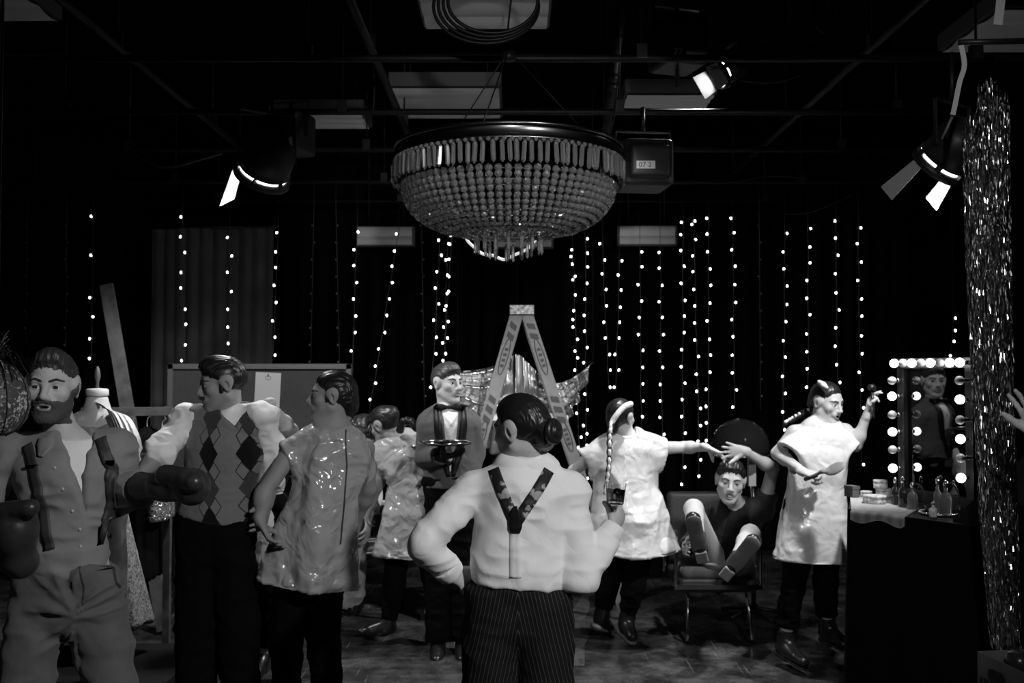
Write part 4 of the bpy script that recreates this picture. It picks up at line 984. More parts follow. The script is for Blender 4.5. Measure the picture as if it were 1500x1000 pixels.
XL, XR, YB, YF, ZC = -4.8, 4.6, 12.0, -3.6, 4.2
def slab(name, lo, hi, m):
    c = (np.array(lo)+np.array(hi))/2; o = MB().box(c, np.array(hi)-np.array(lo)).build(name, m); o['kind'] = 'structure'; return o
slab('floor', (XL, YF, -.1), (XR, YB, 0), M['floor']); slab('ceiling', (XL, YF, ZC), (XR, YB, ZC+.1), M['ceil'])
slab('wall_left', (XL-.1, YF, 0), (XL, YB, ZC), M['wall']); slab('wall_right', (XR, YF, 0), (XR+.1, YB, ZC), M['wall'])
slab('wall_back', (XL, YB, 0), (XR, YB+.1, ZC), M['wall']); slab('wall_front', (XL, YF-.1, 0), (XR, YF, ZC), M['wall'])

# ---------------- pipes under the ceiling
ZP = 3.30
def pipe(a, b, lab, r=.018):
    mb = MB(); mb.tube([a, b], r, 10); o = mb.build('lighting_pipe', M['pipe'], label=lab, cat='pipe', group='pipes of the lighting grid'); L = np.linalg.norm(np.array(b)-a); d = nrm(np.array(b)-a)
    k = 0
    for t in np.arange(.6, L, 1.6):
        c = np.array(a)+d*t; MB().box(c+A(0, 0, .03), (.05, .05, .07)).tube([c+A(0, 0, .06), (c[0], c[1], ZC)], .006, 6).build('clamp', M['black_metal'], o)
    return o
for y, z, lab in ((4.72, 3.2, 'black pipe across the ceiling, front one of the crosswise row'), (5.7, 3.2, 'black pipe across the ceiling, second from the front of the crosswise row'), (6.67, 3.2, 'black pipe across the ceiling, third from the front of the crosswise row'), (7.6, 3.16, 'black pipe across the ceiling that carries the fairy lights'), (8.7, 3.2, 'black pipe across the ceiling, rearmost of the crosswise row')):
    pipe(A(XL+.02, y, z), A(XR-.02, y, z), lab)
for x, lab in ((1.83, 'long black pipe running into depth above the dressing table'), (-.72, 'long black pipe running into depth left of the chandelier'), (-2.0, 'long black pipe running into depth over the left half')):
    pipe(A(x, 1.2, ZP+.05), A(x, YB-.05, ZP+.05), lab, .022)

# ---------------- ceiling light panels (switched off)
M['diffuser'] = mat('diffuser', .8, .5, spec=.3, bump=(5, .004, 2)); M['panel_frame'] = mat('panel_frame', .12, .5)
def panel(x0, x1, y0, y1, z, lab, ribs=3):
    o = empty('light_panel', ((x0+x1)/2, (y0+y1)/2, z), lab, 'light panel', 'ceiling light panels, switched off')
    MB().box(((x0+x1)/2, (y0+y1)/2, z+.05), (x1-x0, y1-y0, .09)).build('housing', M['panel_frame'], o)
    mb = MB(); n = 40; ys = np.linspace(y0+.015, y1-.015, n); g = []
    for y in ys: h = z-.004-.016*abs(math.sin((y-y0)/(y1-y0)*PI*ribs)); g.append([[x0+.015, y, h], [x1-.015, y, h]])
    mb.grid(np.array(g)[:, ::-1]); mb.build('diffuser', M['diffuser'], o)
    for x in (x0+.1, x1-.1): MB().tube([(x, (y0+y1)/2, z+.09), (x, (y0+y1)/2, ZC)], .005, 6).build('hanger', M['black_metal'], o)
    return o
Zc = 3.55
panel(-.473, .20, 4.72, 5.31, Zc, 'large pale light panel at the top centre above the chandelier')
panel(.753, 1.36, 6.55, 6.90, Zc, 'pale light panel right of the chandelier, next to the small bright lantern')
panel(-1.70, -1.06, 7.05, 7.50, Zc, 'pale light panel left of the chandelier, above a label plate')
panel(2.46, 3.3, 5.00, 5.70, Zc, 'big pale light panel in the upper right corner over the tinsel')
panel(2.62, 3.30, 10.3, 10.88, Zc, 'small far light panel above the right hand fairy lights')
panel(-3.3, -2.37, 4.5, 5.19, Zc, 'dim light panel in the upper left corner')
panel(-.80, -.07, 6.4, 7.2, Zc, 'dim light panel right behind the chandelier rim')
def wallpanel(px0, px1, py0, py1, d, lab):
    a, b = P(px0, py0, d), P(px1, py1, d); o = empty('fluorescent_fitting', ((a[0]+b[0])/2, d, b[2]), lab, 'light fitting', 'fluorescent fittings behind the fairy lights')
    MB().box(((a[0]+b[0])/2, d+.06, (a[2]+b[2])/2), (b[0]-a[0], .10, a[2]-b[2])).build('housing', M['panel_frame'], o)
    n = 30; zs = np.linspace(b[2]+.01, a[2]-.01, n); g = [[[a[0]+.01, d-.0-.020*abs(math.sin((z-b[2])/(a[2]-b[2])*PI*2)), z], [b[0]-.02, d-.020*abs(math.sin((z-b[2])/(a[2]-b[2])*PI*2)), z]] for z in zs]
    mb = MB(); mb.grid(np.array(g)); mb.build('diffuser', M['diffuser'], o)
    for x in (a[0]+.1, b[0]-.1): MB().tube([(x, d+.06, a[2]), (x, d+.06, ZC)], .006, 6).build('hanger', M['black_metal'], o)
wallpanel(522, 607, 331, 360, 8.6, 'pale ribbed fluorescent fitting on the left behind the fairy lights')
wallpanel(728, 811, 334, 363, 8.6, 'ribbed fluorescent fitting half hidden by the bottom of the chandelier')
wallpanel(905, 992, 330, 359, 8.6, 'pale ribbed fluorescent fitting right of the chandelier behind the fairy lights')

# ---------------- chandelier
M['crystal'] = mat('crystal', .92, .11, trans=.88, ior=1.55, spec=1., coat=.6); M['brass'] = mat('brass', .16, .28, 1.)
CC = P(745, 300, 4.5); CX, CY = CC[0], CC[1]
ch = empty('chandelier', (CX, CY, 2.25), 'large bowl shaped crystal chandelier hanging at the top centre', 'chandelier')
mb = MB(); mb.lathe([(.515, 2.700), (.520, 2.712), (.505, 2.718), (.498, 2.712), (.495, 2.668), (.505, 2.660), (.512, 2.652), (.505, 2.646), (.470, 2.650), (.470, 2.700), (.515, 2.700)], (CX, CY, 0), 96); mb.build('rim', M['brass'], ch)
mb = MB()
prof = []
for i in range(9):
    t = i/8; prof.append((.475*math.cos(t*1.28)**.62, 2.535-.205*math.sin(t*1.28)/math.sin(1.28)))
for r, z in prof[::2]: mb.tube([(CX+r*.97*math.cos(a), CY+r*.97*math.sin(a), z) for a in np.linspace(0, 2*PI, 60, endpoint=False)], .003, 5, closed=True)
for k in range(12):
    a = k*PI/6; mb.tube([(CX+r*.97*math.cos(a), CY+r*.97*math.sin(a), z) for r, z in [(.47, 2.66)]+prof], .003, 5)
mb.build('frame', M['brass'], ch)
def crystal_prism(L, w):
    return MB().lathe([(0, -L), (w*.35, -L+.004), (w, -L+.012), (w, -.012), (w*.3, -.002), (0, 0)], (0, 0, 0), 6, smooth=False)
def tilt(a=.5): return frame(nrm(A(random.uniform(-a, a), random.uniform(-a, a), 1)))
def bead_mb(r, c=(0, 0, 0), mb=None, R=None):
    mb = mb or MB(); return mb.lathe([(0, -r*.96), (r*.42, -r*.86), (r*.86, -r*.46), (r, 0), (r*.86, r*.46), (r*.42, r*.86), (0, r*.96)], c, 8, R, smooth=False)
def proto(mb, name, m): return raw_mesh(name, np.concatenate(mb.v), mb.f, m, smooth=mb.sm)
def inst(name, me, loc, parent, rz=0., rot=None, sc=None):
    o = bpy.data.objects.new(name, me); COL.objects.link(o); o.parent = parent; o.location = Vector(loc)-worldloc(parent); o.rotation_euler = rot or (0, 0, rz)
    if sc: o.scale = sc
    return o
pm = proto(crystal_prism(.098, .0105), 'crystal_prism', M['crystal']); pm2 = proto(crystal_prism(.085, .008), 'crystal_drop', M['crystal'])
N = 100
for k in range(N):
    a = 2*PI*k/N+random.uniform(-.012, .012); r = .520+random.uniform(-.006, .006)
    inst('crystal_prism', pm, (CX+r*math.cos(a), CY+r*math.sin(a), 2.640+random.uniform(-.003, .003)), ch, rot=(random.uniform(-.07, .07), random.uniform(-.07, .07), a+random.uniform(-.7, .7)))
mb = MB()
for k in range(N): a = 2*PI*(k+.5)/N; bead_mb(.010, (CX+.515*math.cos(a), CY+.515*math.sin(a), 2.642), mb)
o = mb.build('rim_beads', M['crystal'], ch); o['kind'] = 'stuff'
cand = []
for i, t in enumerate(np.linspace(0, 1, 11)):
    r = .475*math.cos(t*1.28)**.62; z = 2.535-.205*math.sin(t*1.28)/math.sin(1.28); rb = .0178-.0040*t; n = int(2*PI*r/(rb*2.25))
    for k in range(n):
        a = 2*PI*(k+.5*(i % 2)*0)/n-PI/2; cand.append((CX+r*math.cos(a), CY+r*math.sin(a), z+random.uniform(-.002, .002), rb))
cand.sort(key=lambda c: c[1]-c[3]*4)
bm_ = proto(bead_mb(1.), 'crystal_bead', M['crystal'])
for c in cand[:100]: inst('crystal_bead', bm_, c[:3], ch, rot=(random.uniform(-.5, .5), random.uniform(-.5, .5), random.uniform(0, 1)), sc=(c[3],)*3)
mb = MB()
for c in cand[100:]: bead_mb(c[3], c[:3], mb, tilt())
o = mb.build('crystal_beads', M['crystal'], ch); o['kind'] = 'stuff'
for r, n, z in ((.150, 16, 2.318), (.085, 8, 2.298), (.02, 3, 2.285)):
    for k in range(n): a = 2*PI*k/n; inst('crystal_drop', pm2, (CX+r*math.cos(a), CY+r*math.sin(a), z+random.uniform(-.004, .004)), ch, a)
for a in (0.3, 2.4, 4.5): MB().tube([(CX+.49*math.cos(a), CY+.49*math.sin(a), 2.71), (CX+.02*math.cos(a), CY+.02*math.sin(a), 3.15)], .003, 5).build('suspension_wire', M['black_metal'], ch)
MB().tube(spline([(CX, CY, 3.13), (CX+.0, CY, 3.3), (CX+.06, CY, 3.8), (CX+.08, CY, ZC)], 5), .005, 6).build('cord', M['cable'], ch)
MB().lathe([(0, 3.12), (.03, 3.12), (.03, 3.16), (0, 3.16)], (CX, CY, 0), 12).build('hook_plate', M['black_metal'], ch)

# ---------------- fairy light strings
M['bulb'] = mat('fairy_bulb', .9, .3, emit=11.); M['wire'] = mat('fairy_wire', .035, .5); M['dead'] = mat('dead_bulb', .10, .3)
mbb = MB(); mbb.ball((0, 0, 0), (.0080, .0080, .0096), 8, 6, 0); mbb.lathe([(.004, -.006), (.0055, -.012), (.005, -.022), (0, -.024)], (0, 0, 0), 6, frame((1, 0, .2)), 1)
BM = raw_mesh('bulb', np.concatenate(mbb.v), mbb.f, [M['bulb'], M['wire']], smooth=mbb.sm, mi=mbb.mi)
mbb = MB(); mbb.ball((0, 0, 0), (.007, .007, .009), 6, 5, 0)
DB = raw_mesh('dead_bulb', np.concatenate(mbb.v), mbb.f, [M['dead']], smooth=mbb.sm)
YS = 7.6
STR = [ # x top, x bottom, bulb rows (y), label
 (137, 134, [317, 374, 436, 464, 496, 525], 'short run of fairy lights farthest left, above the dress form'),
 (268, 270, [318, 347, 370, 399, 422, 453, 475, 505, 528], 'fairy light string down the left edge of the grey curtain'),
 (337, 337, [348, 375, 399, 427, 453, 479, 503], 'fairy light string down the middle of the grey curtain'),
 (408, 400, [341, 369, 392, 418, 443, 470, 494, 520], 'fairy light string down the right edge of the grey curtain'),
 (523, 515, [340, 366, 389, 414, 438, 463, 487, 514, 538, 567, 588], 'fairy light string over the left end of the left fluorescent fitting'),
 (584, 540, [343, 368, 390, 414, 438, 462, 487, 511, 536, 561, 585, 609], 'slanting fairy light string over the right end of the left fitting'),
 (645, 633, [352, 374, 398, 422, 445, 469, 494, 518, 541, 567], 'leftmost of the three fairy light strings above the waiter'),
 (656, 651, [357, 381, 405, 427, 454, 479, 502, 518, 528], 'middle one of the three fairy light strings above the waiter'),
 (662, 653, [345, 358, 380, 403, 430, 448, 471, 495], 'rightmost of the three fairy light strings above the waiter'),
 (839, 850, [366, 376, 387, 405, 410, 432, 455, 468, 479, 497, 514, 524, 542, 560, 590, 605, 640, 655, 672, 690], 'left one of the two crowded fairy light strings right of the ladder'),
 (858, 858, [350, 371, 391, 415, 438, 462, 485, 509, 531, 577, 600, 623, 635, 652, 664, 683, 700, 715], 'right one of the two crowded fairy light strings right of the ladder'),
 (882, 892, [357, 381, 401, 424, 448, 472, 495, 519, 542, 567], 'left one of two fairy light strings right above the ribboned braid'),
 (908, 902, [382, 403, 425, 450, 472, 495, 519, 542, 567], 'right one of two fairy light strings right above the ribboned braid'),
 (937, 940, [369, 391, 417, 441, 465, 490, 513, 538, 562, 587, 610, 685], 'fairy light string under the left end of the right fluorescent fitting'),
 (967, 970, [370, 393, 418, 442, 465, 490, 514, 538, 563, 587, 611, 636, 685], 'fairy light string under the middle of the right fluorescent fitting'),
 (1000, 1001, [326, 344, 367, 390, 415, 440, 463, 487, 512, 537, 561, 585, 610, 634, 660, 684, 709], 'fairy light string just past the right end of the right fluorescent fitting'),
 (1016, 1025, [324, 329, 351, 375, 398, 424, 448, 473, 498, 522, 548, 573, 598, 623, 646, 673, 697], 'fairy light string that ends above the outstretched hand, left one of a pair'),
 (1038, 1037, [320, 343, 369, 394, 418, 444, 470, 497, 520, 545, 570, 595, 619, 645], 'fairy light string that ends above the outstretched hand, right one of a pair'),
 (1073, 1076, [320, 341, 366, 390, 417, 443, 468, 493, 520, 546, 571, 596], 'lone fairy light string straight above the seated man'),
 (1150, 1147, [342, 369, 394, 419, 446, 471, 499, 523, 551, 576, 603, 629], 'first fairy light string right of the gap, left of the snarling actor'),
 (1184, 1184, [335, 362, 385, 411, 437, 461, 489, 515, 540, 567], 'second fairy light string right of the gap, just left of the snarling head'),
 (1225, 1227, [324, 349, 374, 401, 429, 454, 480, 507, 534, 560, 612], 'third fairy light string right of the gap, above the snarling head'),
 (1257, 1262, [334, 357, 384, 411, 438, 463, 492, 518, 545, 571, 597, 680], 'fourth fairy light string right of the gap, by the raised hairbrush'),
 (1396, 1392, [466, 484, 500, 521, 545], 'small stray run of fairy lights just left of the tinsel'),
]
for xt, xb, ys, lab in STR:
    y0, y1 = 285, max(ys)+8; top = P(xt, y0, YS); top[2] = 3.14; a = P(xt, ys[0], YS); z = P(xb, y1, YS); a0 = A(a[0], YS, 3.14)
    o = empty('fairy_light_string', (z[0], YS, z[2]), lab, 'fairy lights', 'fairy light strings of the back curtain')
    def X(y): return xt+(xb-xt)*min(1, max(0, (y-ys[0])/(y1-ys[0]+1e-6)))
    pts = [a0]+[P(X(y)+random.uniform(-1, 1), y-6, YS) for y in ys]+[z]
    MB().tube(pts, .0022, 5).build('wire', M['wire'], o)
    for y in ys:
        j = random.choice((-1, 1))*random.uniform(1.5, 3.5); w = P(X(y)+j, y, YS)
        b_ = inst('bulb', BM, w-A(0, .012, 0), o, 0 if j < 0 else PI, rot=(random.uniform(-.5, .5), random.uniform(-.4, .4), 0 if j > 0 else PI))
for xt, xb, y1, lab in ((617, 622, 605, 'unlit light string hanging left of the waiter'), (492, 498, 560, 'unlit light string between the notice board and the left fitting'), (460, 455, 545, 'unlit light string right of the grey curtain'), (1112, 1114, 600, 'unlit light string in the gap left of the snarling actor'), (40, 38, 500, 'unlit light string in the dark far left, outer one'), (98, 96, 520, 'unlit light string in the dark far left, inner one')):
    z = P(xb, y1, YS); a = P(xt, 300, YS); o = empty('unlit_light_string', (z[0], YS, z[2]), lab, 'fairy lights', 'unlit light strings')
    MB().tube([A(a[0], YS, 3.14), a, z], .0028, 5).build('wire', M['wire'], o)
    for y in range(330, int(y1), 25): inst('bulb', DB, P(xt+(xb-xt)*(y-300)/(y1-300)+random.choice((-2, 2)), y, YS), o)

# ---------------- theatre lanterns
M['lens_on'] = mat('lens_on', .9, .3, emit=38.); M['glow'] = mat('glow', .9, .3, emit=9.); M['flap'] = mat('flap', .30, .5, spec=.4); M['plate'] = mat('plate', .55, .5)
def lantern(c, aim, lab, r=.11, L=.24, roll=0., slots=True, doors=(1, 1, 1, 1), dl=.16, spread=.9, pipez=3.2, lens='lens_on', wf=(.75, 1.15)):
    c = np.asarray(c, float); R = frame(aim); x, y, z = R
    x, y = x*math.cos(roll)+y*math.sin(roll), y*math.cos(roll)-x*math.sin(roll); R = np.array([x, y, z])
    o = empty('stage_spotlight', c, lab, 'stage light', 'stage lanterns on the pipes')
    mb = MB(); mb.lathe([(0, -L), (r*.55, -L), (r*.8, -L*.8), (r*.92, -L*.7), (r*.92, -.035), (r*.86, -.03)], c, 28, R)
    mb.lathe([(r*.80, -.02), (r*1.06, -.016), (r*1.06, .016), (r*.98, .02), (r*.90, .02), (r*.9, -.0), (r*.80, -.02)], c, 28, R)
    for k in range(6): a = k*PI/3+.3; mb.box(c+x*r*.95*math.cos(a)+y*r*.95*math.sin(a)-z*.024, (.012, .03, .03), R)
    mb.build('housing', M['black_metal'], o)
    mb = MB(); mb.lathe([(r*.88, -.032), (r*.89, -.026), (r*.87, -.020), (r*.80, -.022)], c, 28, R); mb.build('light_gap', M['glow'], o)
    mb = MB(); mb.lathe([(0, .004), (r*.5, .0), (r*.89, -.010), (r*.5, -.014), (0, -.014)], c, 28, R); mb.build('lens', M[lens], o)
    for i, (u, v) in enumerate(((x, y), (y, x), (-x, y), (-y, x))):
        if not doors[i]: continue
        d = nrm(z*math.cos(spread)+u*math.sin(spread)); n = cross(d, v); b0 = c+u*r*1.02+z*.018; w0, w1 = r*wf[0], r*wf[1]
        q = [b0-v*w0, b0+v*w0, b0+v*w1+d*dl, b0-v*w1+d*dl]; q2 = [p_+n*.003 for p_ in q]
        MB().add(q+q2, [(0, 1, 2, 3), (7, 6, 5, 4), (0, 4, 5, 1), (1, 5, 6, 2), (2, 6, 7, 3), (3, 7, 4, 0)]).build('barn_door', M['flap'], o)
    t = A(c[0], c[1], pipez)-z*L*.4; m0 = c-z*L*.45; hx = nrm(cross(z, A(0, 0, 1)) if abs(z[2]) < .99 else x)
    mb = MB(); mb.bar(m0-hx*r*1.1, m0-hx*r*1.1+A(0, 0, r*1.7), .006, .03); mb.bar(m0+hx*r*1.1, m0+hx*r*1.1+A(0, 0, r*1.7), .006, .03); mb.bar(m0-hx*r*1.1+A(0, 0, r*1.7), m0+hx*r*1.1+A(0, 0, r*1.7), .03, .006)
    mb.tube([m0+A(0, 0, r*1.7), A(m0[0], m0[1], max(pipez, m0[2]+r*1.75))], .012, 8); mb.build('yoke', M['black_metal'], o)
    return c, nrm(aim)
LAN = {}
LAN['left'] = lantern(P(384, 258, 5.5), (-.42, .52, -.74), 'lit stage lantern hanging left of the chandelier, flap lit white', r=.15, doors=(1, 0, 0, 0), roll=.9, dl=.25, spread=-.02, wf=(.35, .5))
LAN['right'] = lantern(P(1373, 243, 4.7), (-.42, .62, -.66), 'lit stage lantern beside the tinsel, upper right', r=.125, doors=(1, 0, 1, 0), roll=.1, dl=.19, spread=.2, wf=(.25, .4))
LAN['back'] = lantern(P(1054, 110, 6.0), (-.84, -.16, -.52), 'small bright stage lantern right of the chandelier, near the ceiling', r=.085, L=.2, doors=(1, 0, 1, 0), dl=.09, spread=.2, pipez=3.35, wf=(.8, .9))
# dark lanterns
def darkbox(px, py, d, sx, sy, sz, lab, plate=None, rz=0.):
    c = P(px, py, d); o = empty('hanging_lamp_housing', c-A(0, 0, sz/2), lab, 'stage light'); R = rotz(rz)
    F = Fld(); F.box(c, (sx/2, sy/2, sz/2), R, .02); F.box(c-R[1]*sy*.5, (sx*.4, .03, sz*.35), R, .01); fob('housing', F, .012, M['black_metal'], o)
    mb = MB(); mb.bar(c+R[0]*(sx/2+.015)-A(0, 0, .02), c+R[0]*(sx/2+.015)+A(0, 0, sz*.75), .006, .03); mb.bar(c-R[0]*(sx/2+.015)-A(0, 0, .02), c-R[0]*(sx/2+.015)+A(0, 0, sz*.75), .006, .03); mb.bar(c-R[0]*(sx/2+.015)+A(0, 0, sz*.75), c+R[0]*(sx/2+.015)+A(0, 0, sz*.75), .03, .006)
    mb.tube([c+A(0, 0, sz*.75), A(c[0], c[1], 3.2)], .012, 8); mb.build('yoke', M['black_metal'], o)
    if plate:
        q = P(*plate[0], d-sy/2-.035); MB().box(q, (plate[1], .004, plate[2])).build('label_plate', M['plate'], o)
        if plate[3]: text_mesh('lettering', plate[3], q-A(0, .003, plate[2]*.32), A(1, 0, 0), A(0, 0, 1), plate[2]*.95, M['black_paint'], o)
darkbox(942, 244, 5.6, .28, .30, .26, 'unlit black lamp housing with a white label, right of the chandelier', ((945, 241), .11, .042, '07 2'), .1)
darkbox(426, 196, 5.7, .20, .26, .24, 'unlit black lamp housing with a small pale plate, left of the chandelier', ((417, 207), .085, .05, ''), -.3)
darkbox(992, 66, 5.2, .24, .26, .26, 'unlit black lamp housing near the ceiling marked 77', None, .3)
c = P(993, 76, 5.03); mk = empty('number_tag', c, 'round number tag reading 77 under the ceiling right of centre', 'tag')
mb = MB(); mb.tube([c+A(.042*math.cos(a), 0, .042*math.sin(a)) for a in np.linspace(0, 2*PI, 30, endpoint=False)], .0025, 5, closed=True); mb.build('ring', M['pipe'], mk); MB().lathe([(0, -.003), (.040, -.003), (.040, .003), (0, .003)], c, 24, frame((0, -1, 0))).build('disc', M['black_metal'], mk)
text_mesh('lettering', '77', c-A(0, .0045, .018), A(1, 0, 0), A(0, 0, 1), .05, M['plate'], mk)
MB().tube([c+A(0, 0, .042), A(c[0], c[1], 3.25)], .002, 5).build('cord', M['cable'], mk)

# ---------------- cables and odd rigging overhead
def hang(name, pts, r, m, lab, cat, group=None): return MB().tube(spline(pts, 8), r, 6).build(name, m, label=lab, cat=cat, group=group)
mb = MB(); c = P(722, 6, 4.2)
for k in range(4): mb.tube([c+A((.19+.012*k)*math.cos(a)-.01*k, .02*k-.03, (.135+.008*k)*math.sin(a)) for a in np.linspace(0, 2*PI, 40, endpoint=False)], .008, 6, closed=True)
mb.build('hanging_cable_coil', M['cable'], label='coiled black cable hanging under the top centre light panel', cat='cable')
for lab, pts, r in (('black cable loop hanging at the upper right of the ceiling', [P(1195, -5, 4.6), P(1192, 25, 4.6), P(1206, 46, 4.6), P(1218, 20, 4.6), P(1214, -8, 4.6)], .007),
                    ('slack black cable under the pipes upper right', [P(1085, 118, 5.7), P(1140, 120, 5.7), P(1200, 98, 5.7)], .006), ('slack thin cable below the pipe over the right fairy lights', [P(1010, 265, 7.3), P(1060, 268, 7.3), P(1128, 258, 7.3), P(1185, 262, 7.3)], .006),
                    ('slack dark cable left of the left lantern', [P(190, 222, 6.), P(240, 245, 6.), P(300, 232, 6.), P(325, 225, 6.)], .007),
                    ('thin cord dangling at the left end of the chandelier', [P(545, 80, 5.6), P(548, 130, 5.6), P(546, 165, 5.6)], .006), ('thin cord dangling right of the chandelier rim', [P(905, 120, 5.4), P(900, 170, 5.4), P(893, 196, 5.4)], .005),
                    ('black cable swag over the far right fairy lights', [P(1150, 313, 7.5), P(1190, 310, 7.5), P(1255, 283, 7.5)], .006)):
    hang('hanging_cable', pts, r, M['pipe'] if 'thin' in lab else M['cable'], lab, 'cable', 'cables under the ceiling')
mb = MB(); a, b_ = P(912, 5, 6.2), P(888, 195, 6.2); mb.tube([a+A(0, 0, .3), a, b_], .03, 10)
o = mb.build('hanging_pole', M['black_metal'], label='black taped pole hanging right of the chandelier', cat='pole')
for t in (.25, .55, .62): q = a+(b_-a)*t; MB().tube([q, q+(b_-a)*.05], .032, 10).build('tape', M['pipe'], o)
M['white_tube'] = mat('white_tube', .9, .4, emit=.6)
hang('hanging_rope_light', [P(676, 330, 5.6), P(684, 351, 5.6), P(697, 364, 5.6), P(708, 372, 5.6), P(722, 374, 5.6), P(738, 380, 5.6), P(752, 374, 5.6), P(775, 362, 5.6), P(800, 330, 5.6)], .0085, M['white_tube'], 'white rope light sagging under the chandelier', 'rope light')

# ---------------- grey curtain at the back left
m = mat('grey_curtain', .085, .9, spec=.1, sheen=.2, mott=.25, mscale=4); M['curtain'] = m
def drapecloth(px0, px1, pyt, zb, d, nf, amp, m, name, lab, cat, seed=0, sag=0):
    a, b_ = P(px0, pyt, d), P(px1, pyt, d); n = nf*10; rows = []
    for v in np.linspace(0, 1, 24):
        row = []
        for i in range(n+1):
            u = i/n; ph = 2*PI*nf*u+1.3*math.sin(5*u+seed); x = a[0]+(b_[0]-a[0])*u; zt = a[2]-sag*math.sin(PI*u)
            row.append([x+.02*math.cos(ph), d+amp*(.5+.5*v)*math.sin(ph)+.02*math.sin(13*u+seed), zt+(zb-zt)*v])
        rows.append(row)
    g = np.array(rows); mb = MB(); mb.grid(g); mb.grid(g[:, ::-1]+A(0, .006, 0)); return mb.build(name, m, label=lab, cat=cat)
c_ = drapecloth(220, 400, 335, .02, 8.4, 10, .05, M['curtain'], 'curtain', 'dull grey pleated curtain on the left behind the fairy lights', 'curtain')
MB().tube([P(205, 333, 8.4), P(408, 333, 8.4)], .018, 8).build('curtain_rail', M['black_metal'], c_)
for k, (x0, x1) in enumerate(((-20, 215), (410, 700), (705, 1010), (1015, 1330))):
    drapecloth(x0, x1, 205, .02, 9.6, 12, .06, M['wall'], 'black_curtain', ('black backdrop curtain at the far left', 'black backdrop curtain behind the notice board', 'black backdrop curtain behind the ladder', 'black backdrop curtain behind the seated man')[k], 'curtain', k)

# ---------------- leaning plank, notice board
M['wood'] = mat('wood', .11, .6, mott=.35, mscale=12, bump=(30, .002, 4)); M['wood_dark'] = mat('wood_dark', .06, .6, mott=.3)
a, b_ = P(156, 417, 6.9), P(241, 900, 6.5); b_[2] = .03
mb = MB(); mb.bar(b_, a, .088, .03, up=(0, -1, 0)); mb.build('plank', M['wood'], label='bare wooden plank leaning in the dark at the left', cat='plank')
M['board'] = mat('board', .042, .9, bump=(160, .002, 3), mott=.1); M['board_frame'] = mat('board_frame', .10, .5); M['paper'] = mat('paper', .42, .8); M['paper_white'] = mat('paper_white', .75, .7); M['print'] = mat('print', .10, .8)
D = 7.15
a, b_ = P(247, 533, D), P(514, 690, D); o = empty('notice_board', ((a[0]+b_[0])/2, D, .0), 'framed grey notice board standing behind the argyle slipover', 'notice board')
cx, cz, wx, hz = (a[0]+b_[0])/2, (a[2]+b_[2])/2, b_[0]-a[0], a[2]-b_[2]
MB().box((cx, D+.012, cz), (wx-.02, .016, hz-.02)).build('panel', M['board'], o)
mb = MB()
for x in (a[0]+.017, b_[0]-.017): mb.box((x, D, cz), (.036, .035, hz))
for z in (a[2]-.017, b_[2]+.017): mb.box((cx, D, z), (wx, .035, .036))
mb.build('frame', M['board_frame'], o)
for x in (a[0]+.05, b_[0]-.05): MB().bar((x, D+.05, .0), (x, D+.05, b_[2]+.3), .03, .03).box((x, D+.03, .02), (.05, .4, .04)).build('leg', M['black_metal'], o)
q0 = P(392, 571, D-.008); o = empty('pinned_notice', q0-A(0, 0, .12), 'blank sheet with a small emblem pinned on the notice board', 'paper')
X_ = nrm(A(1, 0, -.045)); Z_ = cross(X_, A(0, 1, 0)); Z_ = Z_ if Z_[2] > 0 else -Z_; R_ = np.array([X_, A(0, 1, 0), Z_])
MB().box(q0, (px2m(37, D), .002, px2m(51, D)), R_).build('sheet', M['paper'], o)
ec = q0+Z_*.088-A(0, .002, 0); mb = MB(); mb.tube([ec+X_*.020*math.cos(t)+Z_*.014*math.sin(t) for t in np.linspace(0, 2*PI, 24, endpoint=False)], .0018, 4, closed=True); mb.box(ec+Z_*.012, (.012, .002, .012), R_); mb.build('emblem', M['print'], o)
MB().ball(q0+Z_*.112-A(0, .004, 0), .005, 8, 6).build('pin', M['chrome'], o)

# ---------------- clothes rail with sequin dresses, dress form
def sequin(n, v, s=130):
    m = mat(n, v, .18, .6, spec=.7); nt, b = nodes_of(m); tc = nt.nodes.new('ShaderNodeTexCoord'); vo = nt.nodes.new('ShaderNodeTexVoronoi'); vo.inputs['Scale'].default_value = s
    nt.links.new(tc.outputs['Object'], vo.inputs['Vector']); vm = nt.nodes.new('ShaderNodeVectorMath'); vm.operation = 'SUBTRACT'; nt.links.new(vo.outputs['Color'], vm.inputs[0]); vm.inputs[1].default_value = (.5, .5, .5)
    v2 = nt.nodes.new('ShaderNodeVectorMath'); v2.operation = 'SCALE'; v2.inputs['Scale'].default_value = 1.1; nt.links.new(vm.outputs[0], v2.inputs[0])
    ge = nt.nodes.new('ShaderNodeNewGeometry'); v3 = nt.nodes.new('ShaderNodeVectorMath'); v3.operation = 'ADD'; nt.links.new(ge.outputs['Normal'], v3.inputs[0]); nt.links.new(v2.outputs[0], v3.inputs[1])
    v4 = nt.nodes.new('ShaderNodeVectorMath'); v4.operation = 'NORMALIZE'; nt.links.new(v3.outputs[0], v4.inputs[0]); nt.links.new(v4.outputs[0], b.inputs['Normal']); return m
M['sequin'] = sequin('sequin', .30); M['speckle'] = mat('speckle', .35, .6, mott=.9, mscale=90); M['satin_light'] = mat('satin_light', .7, .32, sheen=.3, spec=.6); M['form'] = mat('form', .5, .75, sheen=.2)
D = 5.9
a, b_ = P(120, 603, D), P(252, 602, D); o = empty('clothes_rail', ((a[0]+b_[0])/2, D, 0), 'wooden clothes rail behind the dress form', 'clothes rail')
MB().bar(a, b_, .03, .05).build('rail', M['wood'], o)
